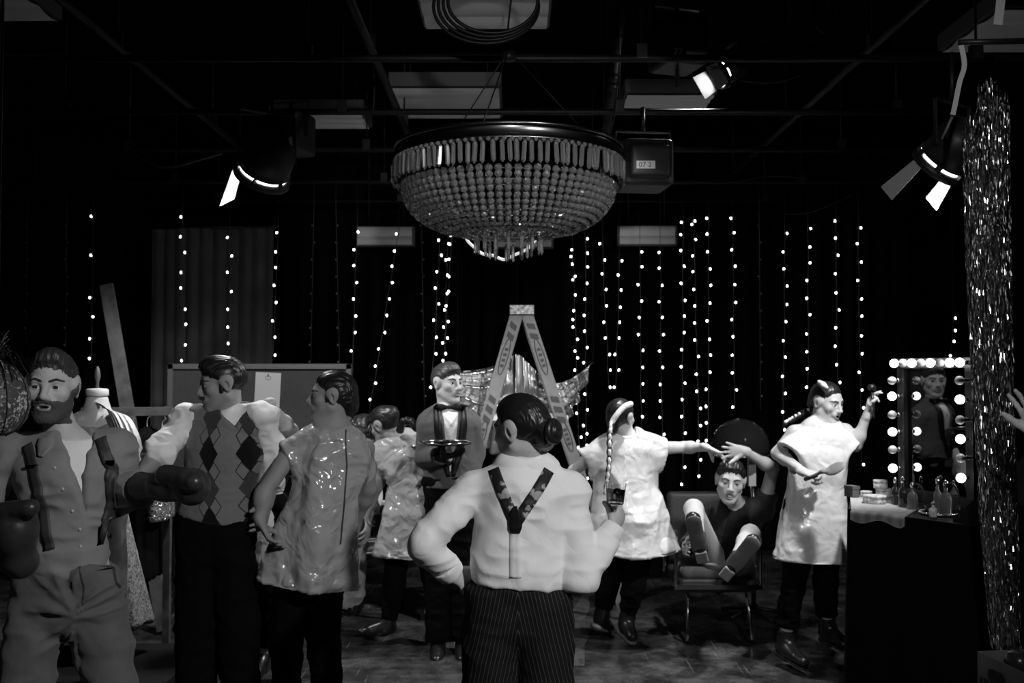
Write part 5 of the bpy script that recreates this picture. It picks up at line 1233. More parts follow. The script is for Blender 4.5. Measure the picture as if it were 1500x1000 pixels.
for p_ in (a+A(.03, 0, 0), b_-A(.03, 0, 0)): MB().bar((p_[0], D+.03, 0), (p_[0], D+.03, p_[2]+.03), .04, .035).build('post', M['wood_dark'], o); MB().box((p_[0], D+.0, .02), (.06, .5, .04)).build('foot', M['wood_dark'], o)
def garment(px, d, zt, zb, w, dp, m, name, lab, cat):
    c = P(px, 600, d); o = empty(name, (c[0], d, zb), lab, cat, 'garments on the clothes rail')
    F = Fld(); F.loft([((c[0], d, zb), A(0, 1, 0), dp*1.0, w*1.1), ((c[0], d, zb+(zt-zb)*.6), A(0, 1, 0), dp*.9, w*.8), ((c[0], d, zt-.05), A(0, 1, 0), dp, w*.75), ((c[0], d, zt), A(0, 1, 0), dp*.4, w*.3)], .02, capa=True)
    fob('dress', F, .012, m, o, folds(.014, (16, 16, 2.5)))
    MB().tube(spline([(c[0], d, zt-.01), (c[0], d, zt+.06), (c[0]+.02, d, zt+.085), (c[0]+.01, d, zt+.10)], 5), .003, 5).bar((c[0], d-dp*.8, zt-.03), (c[0], d+dp*.8, zt-.03), .012, .014).build('hanger', M['plate'], o)
garment(195, 5.9, 1.36, .52, .055, .16, M['sequin'], 'sequin_dress', 'glittering sequin dress on the rail, right next to the dress form', 'dress')
garment(216, 5.9, 1.36, .50, .07, .16, M['black_cloth'], 'dark_coat', 'dark coat on the rail between the two sequin dresses', 'coat')
garment(238, 5.9, 1.34, .84, .045, .15, M['sequin'], 'sequin_shirt', 'short sequin shirt at the right end of the clothes rail', 'shirt')
D = 5.4; c = P(142, 600, D); o = empty('dress_form', (c[0], D, .19), 'pale dress form on a stand behind the bearded man', 'dress form')
zz = lambda y: P(142, y, D)[2]
F = Fld(); s_ = A(-1, 0, 0)
F.loft([((c[0], D, .86), s_, .16, .12), ((c[0], D, 1.02), s_, .13, .10), ((c[0], D, 1.28), s_, .165, .115), ((c[0], D, 1.42), s_, .165, .085), ((c[0], D, 1.49), s_, .07, .06)], .03); F.rc((c[0], D, 1.46), (c[0], D, zz(580)), .062, .056, .03, capb=True)
fob('torso', F, .009, M['form'], o)
MB().lathe([(0, zz(580)), (.056, zz(580)), (.060, zz(578)), (.060, zz(571)), (.05, zz(569)), (0, zz(568))], (c[0], D, 0), 24).build('neck_cap', M['plate'], o)
MB().lathe([(.010, zz(569)), (.008, zz(560)), (.016, zz(552)), (.014, zz(543)), (.006, zz(537)), (0, zz(536))], (c[0], D, 0), 14).build('finial', M['wood'], o)
MB().tube([(c[0], D, .22), (c[0], D, .9)], .016, 10).build('pole', M['chrome'], o)
for k in range(4): a = k*PI/2+.4; MB().tube([(c[0], D, .28), (c[0]+.16*math.cos(a), D+.16*math.sin(a), .205)], .013, 8).build('leg', M['black_metal'], o)
F = Fld(); F.loft([((c[0]+.05, D-.02, .335), s_, .26, .20), ((c[0]+.02, D-.01, .7), s_, .20, .155), ((c[0], D, 1.02), s_, .145, .115), ((c[0], D, 1.10), s_, .15, .115)], .02, capa=True)
fob('speckled_skirt', F, .010, M['speckle'], o, lambda v, n: .020*np.sin(11*np.arctan2(v[:, 1]-D, v[:, 0]-c[0]))*np.clip(1.1-v[:, 2], 0, 1))
F = Fld(); F.loft([((c[0], D, 1.05), s_, .140, .112), ((c[0], D, 1.28), s_, .175, .125), ((c[0], D, 1.40), s_, .165, .092)], .02, capb=False); F.ell((c[0], D-.03, 1.52), (.11, .14, .13), None, .01, 's')
fob('striped_bodice', F, .009, M['grey_shirt'], o, folds(.008, (6, 6, 30)))
pts = np.array([P(150, 596, 5.32), P(166, 603, 5.27), P(178, 625, 5.25), P(184, 650, 5.26), P(187, 680, 5.28), P(188, 700, 5.28)])
sp = spline(pts, 8); rows = []
for i, q in enumerate(sp):
    t = i/(len(sp)-1); w = .065+.02*t; row = []
    for j in range(25): u = j/24-.5; row.append(q+A(u*2*w*.9, -.014*math.sin(u*34+t*1.5)-.01+abs(u)*.10, u*-.06))
    rows.append(row)
g = np.array(rows); mb = MB(); mb.grid(g); mb.grid(g[:, ::-1]+A(0, .008, -.002)); mb.build('satin_scarf', M['satin_light'], label='bright satin scarf draped over the dress form shoulder', cat='scarf')
# carton and riser in the dark
c = Q(160, 930, .21); MB().box((c[0]-.15, 5.1, .095), (1.5, 1.0, .19)).build('stage_riser', M['black_paint'], label='low black stage riser under the dress form at lower left', cat='riser')
D = 4.9; c = P(160, 768, D); o = empty('printed_sack', (c[0], D, .2), 'stiff printed sack with dark stencil marks beside the bearded man', 'sack')
F = Fld(); F.box((c[0]-.02, D, (c[2]+.10+.2)/2), (.095, .06, (c[2]+.10-.2)/2), None, .03); F.rc((c[0]-.02, D, .25), (c[0]-.02, D, c[2]+.08), .09, .06, .03, flat=((0, 1, 0), .6)); fob('sack', F, .01, mat('sackcloth', .05, .9, mott=.2), o, folds(.006, (10, 10, 14)))
text_mesh('lettering', '4 4', P(158, 788, D-.075), A(1, 0, 0), A(0, 0, 1), .035, M['black_paint'], o)

# ---------------- punch ball with tinsel at the left edge
M['worn_leather'] = mat('worn_leather', .07, .5, spec=.4); nt, b = nodes_of(M['worn_leather'])
tc = nt.nodes.new('ShaderNodeTexCoord'); n1 = nt.nodes.new('ShaderNodeTexNoise'); n1.inputs['Scale'].default_value = 120; n1.inputs['Detail'].default_value = 6; n2 = nt.nodes.new('ShaderNodeTexNoise'); n2.inputs['Scale'].default_value = 9; n2.inputs['Detail'].default_value = 3
for q in (n1, n2): nt.links.new(tc.outputs['Object'], q.inputs['Vector'])
r = rampnode(nt, [(0, .06), (.53, .075), (.58, .55), (1, .7)]); nt.links.new(mathn(nt, 'ADD', mathn(nt, 'MULTIPLY', n1.outputs['Fac'], .62), mathn(nt, 'MULTIPLY', n2.outputs['Fac'], .38)), r.inputs['Fac']); nt.links.new(r.outputs['Color'], b.inputs['Base Color'])
D = 3.0; c = P(-6, 588, D); o = empty('punch_ball', c-A(0, 0, .12), 'worn speckled punch ball hanging at the left edge, tinsel tuft on top', 'punch ball')
mb = MB(); mb.lathe([(0, -.105), (.03, -.102), (.06, -.088), (.085, -.055), (.096, -.015), (.094, .025), (.080, .065), (.055, .10), (.030, .118), (.014, .126), (0, .126)], c, 40); mb.build('ball', M['worn_leather'], o)
mb = MB()
for k in range(8): a = k*PI/4; mb.tube([c+A(r_*math.cos(a), r_*math.sin(a), z_) for r_, z_ in ((.03, -.1025), (.0612, -.088), (.0862, -.055), (.0972, -.015), (.0952, .025), (.0812, .065), (.0562, .10), (.032, .118))], .0018, 4)
mb.build('seams', M['black_paint'], o)
M['foil'] = mat('foil', .75, .16, 1.)
mb = MB(); rs = random.Random(4)
for k in range(130):
    a = rs.uniform(0, 2*PI); L = rs.uniform(.06, .12); q = c+A(0, 0, .13); h = rs.uniform(.3, 1.3); pts = [q+A(math.cos(a)*L*t*h, math.sin(a)*L*t*h, L*(1.2*t-1.5*t*t*h)) for t in (0, .35, .7, 1.)]
    w = A(-math.sin(a), math.cos(a), 0)*.0016; v = []
    for p_ in pts: v += [p_-w, p_+w]
    mb.add(v, [(0, 1, 3, 2), (2, 3, 5, 4), (4, 5, 7, 6)])
t_ = mb.build('tinsel_tuft', M['foil'], o); t_['kind'] = 'stuff'
MB().tube([c+A(0, 0, .12), A(c[0], c[1], ZC)], .006, 6).build('rope', M['cable'], o)

# ---------------- step ladder
m = mat('ladder_rail', .19, .5, spec=.4, mott=.12); M['ladder'] = m; M['ladder_mark'] = mat('ladder_mark', .05, .6); M['taped'] = mat('taped', .5, .6, mott=.75, mscale=45)
D = 6.9; o = empty('step_ladder', P(770, 600, D)*[1, 1, 0]+A(0, .2, 0), 'tall A-frame step ladder standing side on in the middle', 'ladder')
tl, tr = P(757, 460, D), P(772, 460, D); fl, fr_ = Q(628, 899, 0), Q(919, 899, 0); fl[1] = fr_[1] = D; fl[0] = P(628, 899, D)[0]; fr_[0] = P(919, 899, D)[0]; fl[2] = fr_[2] = .0
DZ = .42
for t0, f0, nm in ((tl, fl, 'front_rail'), (tr, fr_, 'rear_rail')):
    for k, dy in enumerate((0, DZ)):
        w = .088 if nm == 'front_rail' else .080; R = MB().bar(f0+A(0, dy+.02*k, 0), t0+A(0, dy, 0), w, .03, up=(0, -1, 0)).build(nm, M['ladder'], o)
        if k == 0:
            ax = nrm(t0-f0); L_ = np.linalg.norm(t0-f0)
            for q, n_ in ((.96, 2), (.72, 3), (.50, 3), (.36, 2)):
                for i in range(n_):
                    cc = f0+ax*L_*(q-.033*i)-A(0, .0162, 0); Rm = frame(ax, (0, -1, 0)); sh = Rm[0]*.5+Rm[2]*.32
                    s1, s2 = Rm[0]*.026, Rm[2]*.020; hh = Rm[2]*.012
                    MB().add([cc-s1-s2-hh, cc+s1-s2+hh, cc+s1+s2+hh, cc-s1+s2-hh, cc-s1-s2-hh-A(0, .002, 0), cc+s1-s2+hh-A(0, .002, 0), cc+s1+s2+hh-A(0, .002, 0), cc-s1+s2-hh-A(0, .002, 0)], [(0, 1, 2, 3), (7, 6, 5, 4), (0, 4, 5, 1), (1, 5, 6, 2), (2, 6, 7, 3), (3, 7, 4, 0)]).build('warning_mark', M['ladder_mark'], R)
            for q, n_ in ((.86, .13), (.60, .11)):
                cc = f0+ax*L_*q-A(0, .0165, 0); Rm = frame(ax, (0, -1, 0)); mb = MB(); mb.tube([cc+Rm[0]*.024*math.cos(a)+Rm[2]*n_*math.sin(a) for a in np.linspace(0, 2*PI, 30, endpoint=False)], .003, 4, closed=True)
                for z_ in (-.5, -.2, .1, .4): mb.box(cc+Rm[2]*n_*z_, (.024, .003, .02), np.array([Rm[0], A(0, 1, 0), Rm[2]]))
                mb.build('oval_badge', M['ladder_mark'], R)
MB().box(((tl[0]+tr[0])/2, D+DZ/2, tl[2]+.03), (px2m(35, D), DZ+.08, .062)).build('top_cap', M['taped'], o)
for i in range(6):
    t = (i+.8)/7; p_ = fl+(tl-fl)*t; MB().box(p_+A(.01, DZ/2, 0), (.085, DZ-.02, .022)).build('step', M['ladder'], o)
    q = fr_+(tr-fr_)*t
    if i % 2 == 0: MB().bar(q+A(0, .0, 0), q+A(0, DZ, 0), .03, .015).build('brace', M['ladder'], o)
for dy in (0.02, DZ-.02):
    za = P(700, 612, D)[2]; ta = (za-fl[2])/(tl[2]-fl[2]); MB().bar(fl+(tl-fl)*ta+A(0, dy, 0), fr_+(tr-fr_)*ta+A(.05, dy, 0), .034, .012, up=(0, 1, 0)).build('spreader', M['paper_white'], o)
for f0 in (fl, fr_):
    for dy in (0, DZ+.02): MB().box(f0+A(0, dy, .025), (.11, .045, .05)).build('rubber_foot', M['black_metal'], o)

# ---------------- silver lamé drape
m = mat('lame', .92, .24, 1., bump=(5, .006, 1)); M['lame'] = m
D = 7.45
top = spline([P(x, y, D) for x, y in ((670, 544), (700, 541), (722, 536), (740, 529), (757, 518), (774, 532), (792, 549), (815, 561), (842, 551), (869, 530))], 16)
bot = spline([P(x, y, D) for x, y in ((676, 612), (694, 640), (708, 656), (732, 672), (757, 684), (782, 676), (806, 656), (832, 616), (853, 572), (869, 531))], 16)
n = len(top); rows = []
for v in np.linspace(0, 1, 40):
    row = []
    for i in range(n):
        u = i/(n-1); p_ = top[i]*(1-v)+bot[i]*v; sag = .05*math.sin(PI*v)
        pk = math.exp(-((u-.44)/.11)**2); rt = 1/(1+math.exp(-(u-.62)*22)); lf = 1/(1+math.exp((u-.30)*26))
        f1 = math.sin(u*2*PI*15+1.2*math.sin(23*u)+.8*math.sin(9*u)+1.2*v)*.055*(.25+v)*(.25+pk+.45*rt); f2_ = math.sin(v*2*PI*4.5+3*u)*.06*(lf+.7*rt*(1-.3*v))*math.sin(PI*min(1, v*1.2+.05))
        f3_ = .007*math.sin(u*2*PI*37+2*math.sin(u*17)+3*v)*(.3+v); row.append(p_+A(.3*f1*(1-lf), -f1-f2_-f3_-sag*.6, 0))
    rows.append(row)
g = np.array(rows); mb = MB(); mb.grid(g); mb.grid(g[:, ::-1]+A(0, .006, 0))
lm = mb.build('silver_drape', M['lame'], label='shiny silver fabric swag hung up behind the step ladder', cat='drape')
for q in (P(757, 519, D), P(869, 531, D), P(670, 545, D)): MB().tube([q, A(q[0], D, 3.2)], .0015, 4).build('cord', M['cable'], lm)

# ---------------- side table with papers and books
zt = .78; c = Q(542, 736, zt); tx, ty = c[0], 7.06
o = empty('side_table', (tx, ty, 0), 'small black side table beside the leaning actor', 'table')
MB().box((tx, ty, zt-.012), (.46, .40, .024)).build('table_top', M['black_paint'], o); MB().box((tx, ty, .44), (.42, .36, .02)).build('shelf', M['black_paint'], o)
for sx in (-1, 1):
    for sy in (-1, 1): MB().box((tx+sx*.20, ty+sy*.17, (zt-.02)/2), (.03, .03, zt-.024)).build('leg', M['black_paint'], o)
MB().box((tx-.02, ty-.08, zt+.003), (.24, .17, .006), rotz(.2)).build('paper_pad', M['paper_white'], label='white paper pad on the small black side table', cat='paper')
MB().box((tx+.08, ty-.11, zt+.016-.006+.006), (.13, .10, .020), rotz(-.3)).build('notebook', M['paper'], label='small notebook beside the paper pad on the side table', cat='notebook')
z = .45
for h, w, r_, v, lab in ((.030, .20, .1, .3, 'pale book at the bottom of the pile on the side table shelf'), (.050, .17, -.15, .12, 'grey book in the middle of the pile on the side table shelf'), (.022, .18, .25, .45, 'thin light book on top of the pile on the side table shelf')):
    b_ = empty('book', (tx+.05, ty-.08, z), lab, 'book', 'books on the side table shelf'); cm = mat('book_cover', v, .6); R = rotz(r_)
    MB().box((tx+.05, ty-.08, z+.002), (w, .14, .004), R).box((tx+.05, ty-.08, z+h-.002), (w, .14, .004), R).box(A(tx+.05, ty-.08, z+h/2)-R[0]*(w/2-.002), (.004, .14, h), R).build('cover', cm, b_); MB().box((tx+.05, ty-.08, z+h/2), (w-.012, .128, h-.008), R).build('pages', M['paper_white'], b_); z += h

# ---------------- waiter's tray, whisky glass, brushes
q = P(652, 651, 5.80); o = empty('serving_tray', q, 'round black serving tray with a bright rim on the waiter hand', 'tray')
MB().lathe([(0, 0), (.13, 0), (.15, .006), (.152, .010), (.148, .010), (.128, .004), (0, .004)], q, 40).build('plate', M['satin'], o); MB().lathe([(.149, .007), (.156, .012), (.156, .019), (.150, .019), (.147, .010), (.149, .007)], q, 40).build('rim', M['chrome'], o)
pj = p8.J['wR']; dd = nrm(A(.12, .22, .95)); gc = P(901, 738, 3.50); nn = A(0, 0, 1)
M['glass'] = mat('glass', .95, .02, trans=1., ior=1.45); M['whisky'] = mat('whisky', .25, .02, trans=.9, ior=1.36); M['ice'] = mat('ice', .9, .08, trans=.9, ior=1.31, bump=(60, .003, 2))
o = empty('whisky_glass', gc, 'cut glass tumbler of drink in the raised hand of the central woman', 'glass')
gr = frame(nrm(A(.06, 0, 1)))
MB().lathe([(0, 0), (.026, 0), (.030, .003), (.0365, .074), (.0350, .074), (.0290, .012), (.026, .009), (0, .009)], gc, 20, gr, smooth=False).build('tumbler', M['glass'], o)
MB().lathe([(0, .0095), (.0255, .0095), (.0285, .013), (.0328, .052), (0, .052)], gc, 20, gr).build('drink', M['whisky'], o)
MB().box(gc+gr[2]*.042+A(.008, 0, 0), (.02, .02, .02), frame((.3, .4, .9))).build('ice_cube', M['ice'], o)
M['brush_black'] = mat('brush_black', .015, .35); M['brush_pad'] = mat('brush_pad', .22, .6)
a, b_ = P(1190, 698, 5.52), P(1206, 690, 5.46); c = P(1221, 687, 5.42); d_ = nrm(c-a); o = empty('paddle_brush', a, 'wide paddle hairbrush held at the waist of the snarling actor', 'hairbrush')
F = Fld(); F.rc(a-d_*.05, b_, .009, .010, .01); F.rc(b_, c-d_*.03, .010, .02, .02, flat=((0, -.5, 1), .5)); F.ell(c+d_*.01, (.064, .042, .013), np.array([d_, nrm(cross(nrm(A(0, -.75, .65)), d_)), nrm(cross(d_, nrm(cross(nrm(A(0, -.75, .65)), d_))))]), .01); fob('paddle', F, .004, M['brush_pad'], o)
MB().tube([a-d_*.05, a+d_*.03], .0115, 10).build('grip', M['brush_black'], o)
a, b_ = P(1281, 612, 5.66), P(1277, 569, 5.68); d_ = nrm(b_-a); o = empty('round_brush', a, 'dark round hairbrush in the raised hand by the mirror bulbs', 'hairbrush')
MB().tube([a, b_], [.006, .008], 10).build('handle', M['brush_black'], o); mb = MB(); mb.tube([b_-d_*.01, b_+d_*.012, b_+d_*.025], [.022, .024, .014], 14); mb.build('bristles', M['brush_black'], o)

# ---------------- armchair and hood dryer
M['seat'] = mat('seat', .02, .5, bump=(80, .001, 2)); M['cushion'] = mat('cushion', .10, .8, bump=(60, .002, 3))
D0 = 6.3; xl, xr = P(991, 800, D0)[0], P(1115, 800, D0)[0]; xm = (xl+xr)/2; zs = .40; o = empty('armchair', (xm, D0+.26, 0), 'low chrome armchair under the man tipping back', 'chair')
F = Fld(); F.box((xm, D0+.27, zs-.045), ((xr-xl)/2-.02, .26, .045), None, .02); fob('seat', F, .01, M['seat'], o)
F = Fld(); F.box((xm, D0+.56, zs+.24), ((xr-xl)/2-.03, .04, .24), np.array([[1, 0, 0], [0, .97, -.2], [0, .2, .97]]), .03); fob('backrest', F, .012, M['seat'], o)
MB().bar((xl+.0, D0, zs-.045), (xr, D0, zs-.045), .028, .05, up=(0, 1, 0)).build('front_rail', M['chrome'], o)
for s_, x in ((1, xl), (-1, xr)):
    MB().tube(spline([(x, D0+.02, zs-.07), (x, D0+.02, zs+.22), (x, D0+.05, zs+.26), (x, D0+.45, zs+.26), (x, D0+.50, zs+.22), (x, D0+.50, zs-.05)], 6), .011, 8).build('arm_tube', M['chrome'], o)
    MB().box((x, D0+.24, zs+.275), (.045, .32, .022)).build('armrest', M['seat'], o)
    xx = x+s_*.085; MB().tube(spline([(xx, D0+.10, zs-.08), (xx-s_*.01, D0+.03, zs-.18), (xx-s_*.02, D0-.01, .05), (xx-s_*.02, D0+.01, .014), (xx-s_*.02, D0+.10, .012), (xx-s_*.02, D0+.48, .012)], 6), .0105, 8).build('leg', M['chrome'], o)
    MB().tube([(xx-s_*.02, D0+.04, .014), (xx-s_*.02, D0+.30, .014)], .018, 10).build('floor_sleeve', M['black_metal'], o)
F = Fld(); F.box((P(1030, 830, 6.36)[0], 6.48, zs+.03), (.15, .15, .05), None, .045); o2 = fob('seat_cushion', F, .01, M['cushion'], None, label='grey seat cushion sticking out under the raised shoe', cat='cushion')
M['plexi'] = mat('plexi', .25, .06, trans=.94, ior=1.12, spec=.5); M['dryer_white'] = mat('dryer_white', .55, .35)
hc = P(1084, 655, 6.95); o = empty('hood_dryer', (hc[0]+.12, 7.05, 0), 'salon hood dryer with a clear dome behind the seated man', 'hair dryer')
MB().lathe([(.20*math.cos(t), .20*math.sin(t)) for t in np.linspace(-.25, PI/2, 14)], hc, 36).build('hood', M['plexi'], o); MB().lathe([(.193, -.062), (.203, -.062), (.203, -.045), (.193, -.045), (.193, -.062)], hc, 36).build('rim', M['chrome'], o)
mb = MB(); mb.box(P(1101, 688, 6.98), (.05, .05, .22)); mb.build('neck', M['dryer_white'], o); MB().tube([(hc[0]+.10, 7.0, .03), (hc[0]+.10, 7.0, hc[2]-.12)], .018, 10).build('pole', M['chrome'], o)
for k in range(5): a = k*2*PI/5; MB().tube([(hc[0]+.10, 7.0, .06), (hc[0]+.10+.24*math.cos(a), 7.0+.24*math.sin(a), .02)], .014, 8).build('leg', M['black_metal'], o)

# ---------------- dressing table with lit mirror
ZT = 1.03; n2 = nrm(A(-.936, -.352, 0)); t2 = A(.352, -.936, 0); L0 = A(P(1321, 600, 5.1)[0], 5.1, 0); WM = .47
def DT(u, v, z): return L0+t2*u+n2*v+A(0, 0, z)
RT = np.array([t2, n2, A(0, 0, 1)])
o = empty('dressing_table', DT(.45, .1, 0), 'black draped dressing table on the right', 'table')
B0_, F0_, F1_, B1_ = Q(1247, 723, ZT), Q(1243, 745, ZT), A(2.30, 3.92, ZT), A(2.95, 4.3, ZT)
mb = MB(); mb.prism([B0_[:2], F0_[:2], F1_[:2], B1_[:2]], ZT-.03, ZT, A(0, 0, 0), A(1, 0, 0), A(0, 1, 0), A(0, 0, 1)); mb.build('table_top', M['black_paint'], o)
path = [A(*B0_[:2], 0), A(*F0_[:2], 0), A(*F1_[:2], 0), A(*B1_[:2], 0)]; cl = []; g = []
for i in range(3):
    for t in np.linspace(0, 1, 40, endpoint=(i == 2)): cl.append(path[i]+(path[i+1]-path[i])*t)
cl = np.array(cl); T_ = np.gradient(cl, axis=0); Nn = np.stack([T_[:, 1], -T_[:, 0], 0*T_[:, 0]], 1); Nn /= np.linalg.norm(Nn, axis=1)[:, None]
if (Nn[60]@n2) < 0: Nn = -Nn
ss = np.cumsum(np.r_[0, np.linalg.norm(np.diff(cl, axis=0), axis=1)])
for v in np.linspace(0, 1, 14): g.append(cl+Nn*(.003+(.014+.012*np.sin(ss*34)+.006*np.sin(ss*13))[:, None]*v)+A(0, 0, ZT-.002-(ZT-.012)*v))
g = np.array(g); mb = MB(); mb.grid(g); mb.grid(g[:, ::-1]-Nn*.004); mb.build('table_skirt', M['black_cloth'], o)
mo = empty('lit_mirror', DT(WM/2, 0, ZT), 'dressing room mirror framed with round bulbs on the table', 'mirror')
M['mirror'] = mat('mirror', .14, .015, 1.); M['mirror_frame'] = mat('mirror_frame', .015, .3)
z0, z1 = ZT+.06, 1.745
MB().box(DT(WM/2, -.012, (z0+z1)/2), (WM, .012, z1-z0), RT).build('mirror_glass', M['mirror'], mo)
mb = MB()
for u in (.012, WM-.012): mb.box(DT(u, -.006, (z0+z1)/2), (.045, .05, z1-z0+.03), RT)
mb.box(DT(WM/2, -.006, z1), (WM+.04, .05, .05), RT); mb.box(DT(WM/2, -.006, z0-.01), (WM+.04, .06, .06), RT); mb.box(DT(WM/2, -.02, ZT+.012), (WM, .16, .024), RT)
mb.build('frame', M['mirror_frame'], mo); MB().box(DT(WM/2, -.032, (z0+z1)/2), (WM+.03, .014, z1-z0), RT).build('back_panel', M['black_paint'], mo)
M['globe_on'] = mat('globe_on', .9, .3, emit=10.); M['globe_off'] = mat('globe_off', .55, .3, spec=.5)
gl = []
for m_ in (M['globe_on'], M['globe_off']):
    mb = MB(); mb.ball((0, 0, 0), .0215, 20, 14); gl.append(raw_mesh('globe_bulb', np.concatenate(mb.v), mb.f, m_, smooth=mb.sm))
def globe(u, z, on):
    c = DT(u, .072, z); s_ = MB().tube([DT(u, .015, z), DT(u, .045, z)], .011, 12).tube([DT(u, .043, z), DT(u, .056, z)], [.012, .010], 12).build('bulb_socket', M['chrome'], mo)
    inst('globe_bulb', gl[0 if on else 1], c, s_)
for i, y in enumerate((557, 580, 607, 632, 658, 685)): globe(.012, P(1305, y, 5.08)[2], i % 2 == 1)
for i, y in enumerate((557, 585, 615, 643, 671, 700)): globe(WM-.012, P(1414, y, 4.64)[2], i % 2 == 1)
for i, u in enumerate(np.linspace(.03, WM-.01, 8)): globe(u, z1-.0, i % 2 == 0 or i == 7)
# things on the table
M['table_cloth'] = mat('table_cloth', .42, .85, bump=(200, .001, 2)); M['tin'] = mat('tin', .6, .35, mott=.5, mscale=60); M['bottle_dark'] = mat('bottle_dark', .02, .06, spec=.7, coat=.5); M['bottle_clear'] = mat('bottle_clear', .8, .03, trans=.85, ior=1.45)
g = []
for u in np.linspace(0, 1, 34):
    x = 1245+102*u; yb, yf = 724+8*u, 746+12*u-16*max(0, u-.78)/.22; row = [Q(x+2*v, yb+(yf-yb)*v, ZT+.004+.001*math.sin(u*40+v*9)) for v in np.linspace(0, 1, 10)]; e = row[-1]; od = nrm(A(-.8, -.55, 0))
    for h in (.010, .024, .036, .046): row.append(e+od*.008-A(0, 0, h*(1+.25*math.sin(u*11))*(1-.8*max(0, u-.72)/.28)))
    g.append(row)
g = np.array(g); mb = MB(); mb.grid(g[:, ::-1]); mb.grid(g-A(0, 0, .002)); mb.build('white_runner', M['table_cloth'], label='white cloth runner hanging over the dressing table edge', cat='cloth')
ZC_ = ZT+.006
def tin(px, py, w, h, m, lab, z=ZC_, d=None, name='round_tin', cat='tin', box=False, gp='tins and boxes on the dressing table'):
    c = Q(px, py, z) if d is None else P(px, py, d); r_ = px2m(w, c[1])/2; hh = px2m(h, c[1]); o = empty(name, c, lab, cat, gp); c = A(c[0], c[1], z); o.location = Vector(c)
    if box: MB().box(c+A(0, 0, hh*.36), (2*r_, 1.4*r_, hh*.72), RT).build('body', m, o); MB().box(c+A(0, 0, hh*.86), (2*r_+.004, 1.4*r_+.004, hh*.28), RT).build('lid', m, o)
    else: MB().lathe([(0, 0), (r_*.97, 0), (r_, .002), (r_, hh*.7), (0, hh*.7)], c, 28).build('body', m, o); MB().lathe([(0, hh*.66), (r_*1.03, hh*.66), (r_*1.03, hh*.97), (r_*.98, hh), (0, hh)], c, 28).build('lid', m, o)
    return c, hh, r_
c1, h1, r1 = tin(1281, 736, 32, 11, M['tin'], 'wide flat floral tin at the front of the white runner')
c2, h2, r2 = tin(1294, 727, 21, 12, M['tin'], 'floral tin that carries the smaller tin, in front of the dark bottles')
tin(1290, 727, 20, 12, M['tin'], 'topmost floral tin of the stack on the dressing table', z=c2[2]+h2+.001, d=c2[1])
tin(1269, 727, 16, 8, M['tin'], 'small flat floral tin left of the tin stack')
tin(1248, 727, 18, 16, M['cushion'], 'grey lidded box at the far left end of the dressing table', box=True, name='small_box', cat='box')
tin(1318, 739, 15, 14, M['seat'], 'dark square box in front of the dark bottles', box=True, name='small_box', cat='box')
tin(1330, 737, 10, 10, M['tin'], 'small pale box beside the dark square box', box=True, name='small_box', cat='box')
tin(1340, 736, 9, 16, M['plate'], 'tall pale jar between the boxes and the tray', name='jar', cat='jar')
def bottle(px, py, h, r_, m, lab, cap, z=ZC_, atom=False, neck=.35):
    c = Q(px, py, z); o = empty('scent_bottle', c, lab, 'bottle', 'bottles on the dressing table'); c = A(c[0], c[1], z)
    MB().lathe([(0, 0), (r_*.9, 0), (r_, .004), (r_, h*.45), (r_*.85, h*.56), (r_*neck, h*.66), (r_*neck, h*.8), (0, h*.8)], c, 20).build('body', m, o)
    MB().lathe([(0, h*.78), (r_*.42, h*.78), (r_*.46, h*.9), (r_*.3, h*.97), (0, h)], c, 14).build('stopper', cap, o)
    if atom:
        e = c+A(0, 0, h*.86); MB().tube(spline([e, e+t2*.04+A(0, 0, .01), e+t2*.075-A(0, 0, .03), e+t2*.08-A(0, 0, .09)], 6), .004, 8).build('hose', M['black_metal'], o); MB().ball(e+t2*.08-A(0, 0, .105), (.017, .017, .022), 12, 8).build('pump_ball', M['brush_black'], o)
bottle(1312, 738, .135, .020, M['bottle_dark'], 'dark scent bottle, left one behind the square box', M['chrome'])
bottle(1323, 742, .15, .022, M['bottle_dark'], 'dark scent bottle, tall one under the mirror post', M['chrome'])
bottle(1337, 745, .13, .024, M['bottle_clear'], 'scent bottle with a pump hose left of the tray', M['chrome'], atom=True)
tc_ = Q(1376, 754, ZT); o = empty('vanity_tray', tc_, 'small mirrored tray with a beaded rim on the dressing table', 'tray')
MB().lathe([(0, .002), (.085, .002), (.088, .006), (0, .006)], tc_, 32).build('plate', M['mirror'], o); mb = MB()
for k in range(40): a = k*2*PI/40; mb.ball(tc_+A(.087*math.cos(a), .087*math.sin(a), .011), .0065, 6, 5)
mb.build('beaded_rim', M['chrome'], o)
bottle(1386, 753, .16, .026, M['bottle_clear'], 'cut scent bottle with a pump hose on the mirrored tray', M['chrome'], ZT+.008, True)
bottle(1374, 751, .17, .020, M['bottle_clear'], 'tall slim scent bottle at the back of the mirrored tray', M['chrome'], ZT+.008)
bottle(1367, 757, .07, .018, M['tin'], 'squat pale scent bottle at the front of the mirrored tray', M['chrome'], ZT+.008)
# black cloth covered case hiding the lower right of the mirror
e = DT(.52, .10, ZT); q0 = Q(1396, 764, ZT); v = [q0, DT(.95, .20, ZT), DT(.95, .20, ZT+.34), q0+A(0, 0, .015)]; w_ = n2*.06
MB().add(v+[p_-w_ for p_ in v], [(0, 1, 2, 3), (7, 6, 5, 4), (0, 4, 5, 1), (1, 5, 6, 2), (2, 6, 7, 3), (3, 7, 4, 0)]).build('black_wedge', M['black_paint'], label='black slanted screen covering the lower right corner of the mirror', cat='screen')

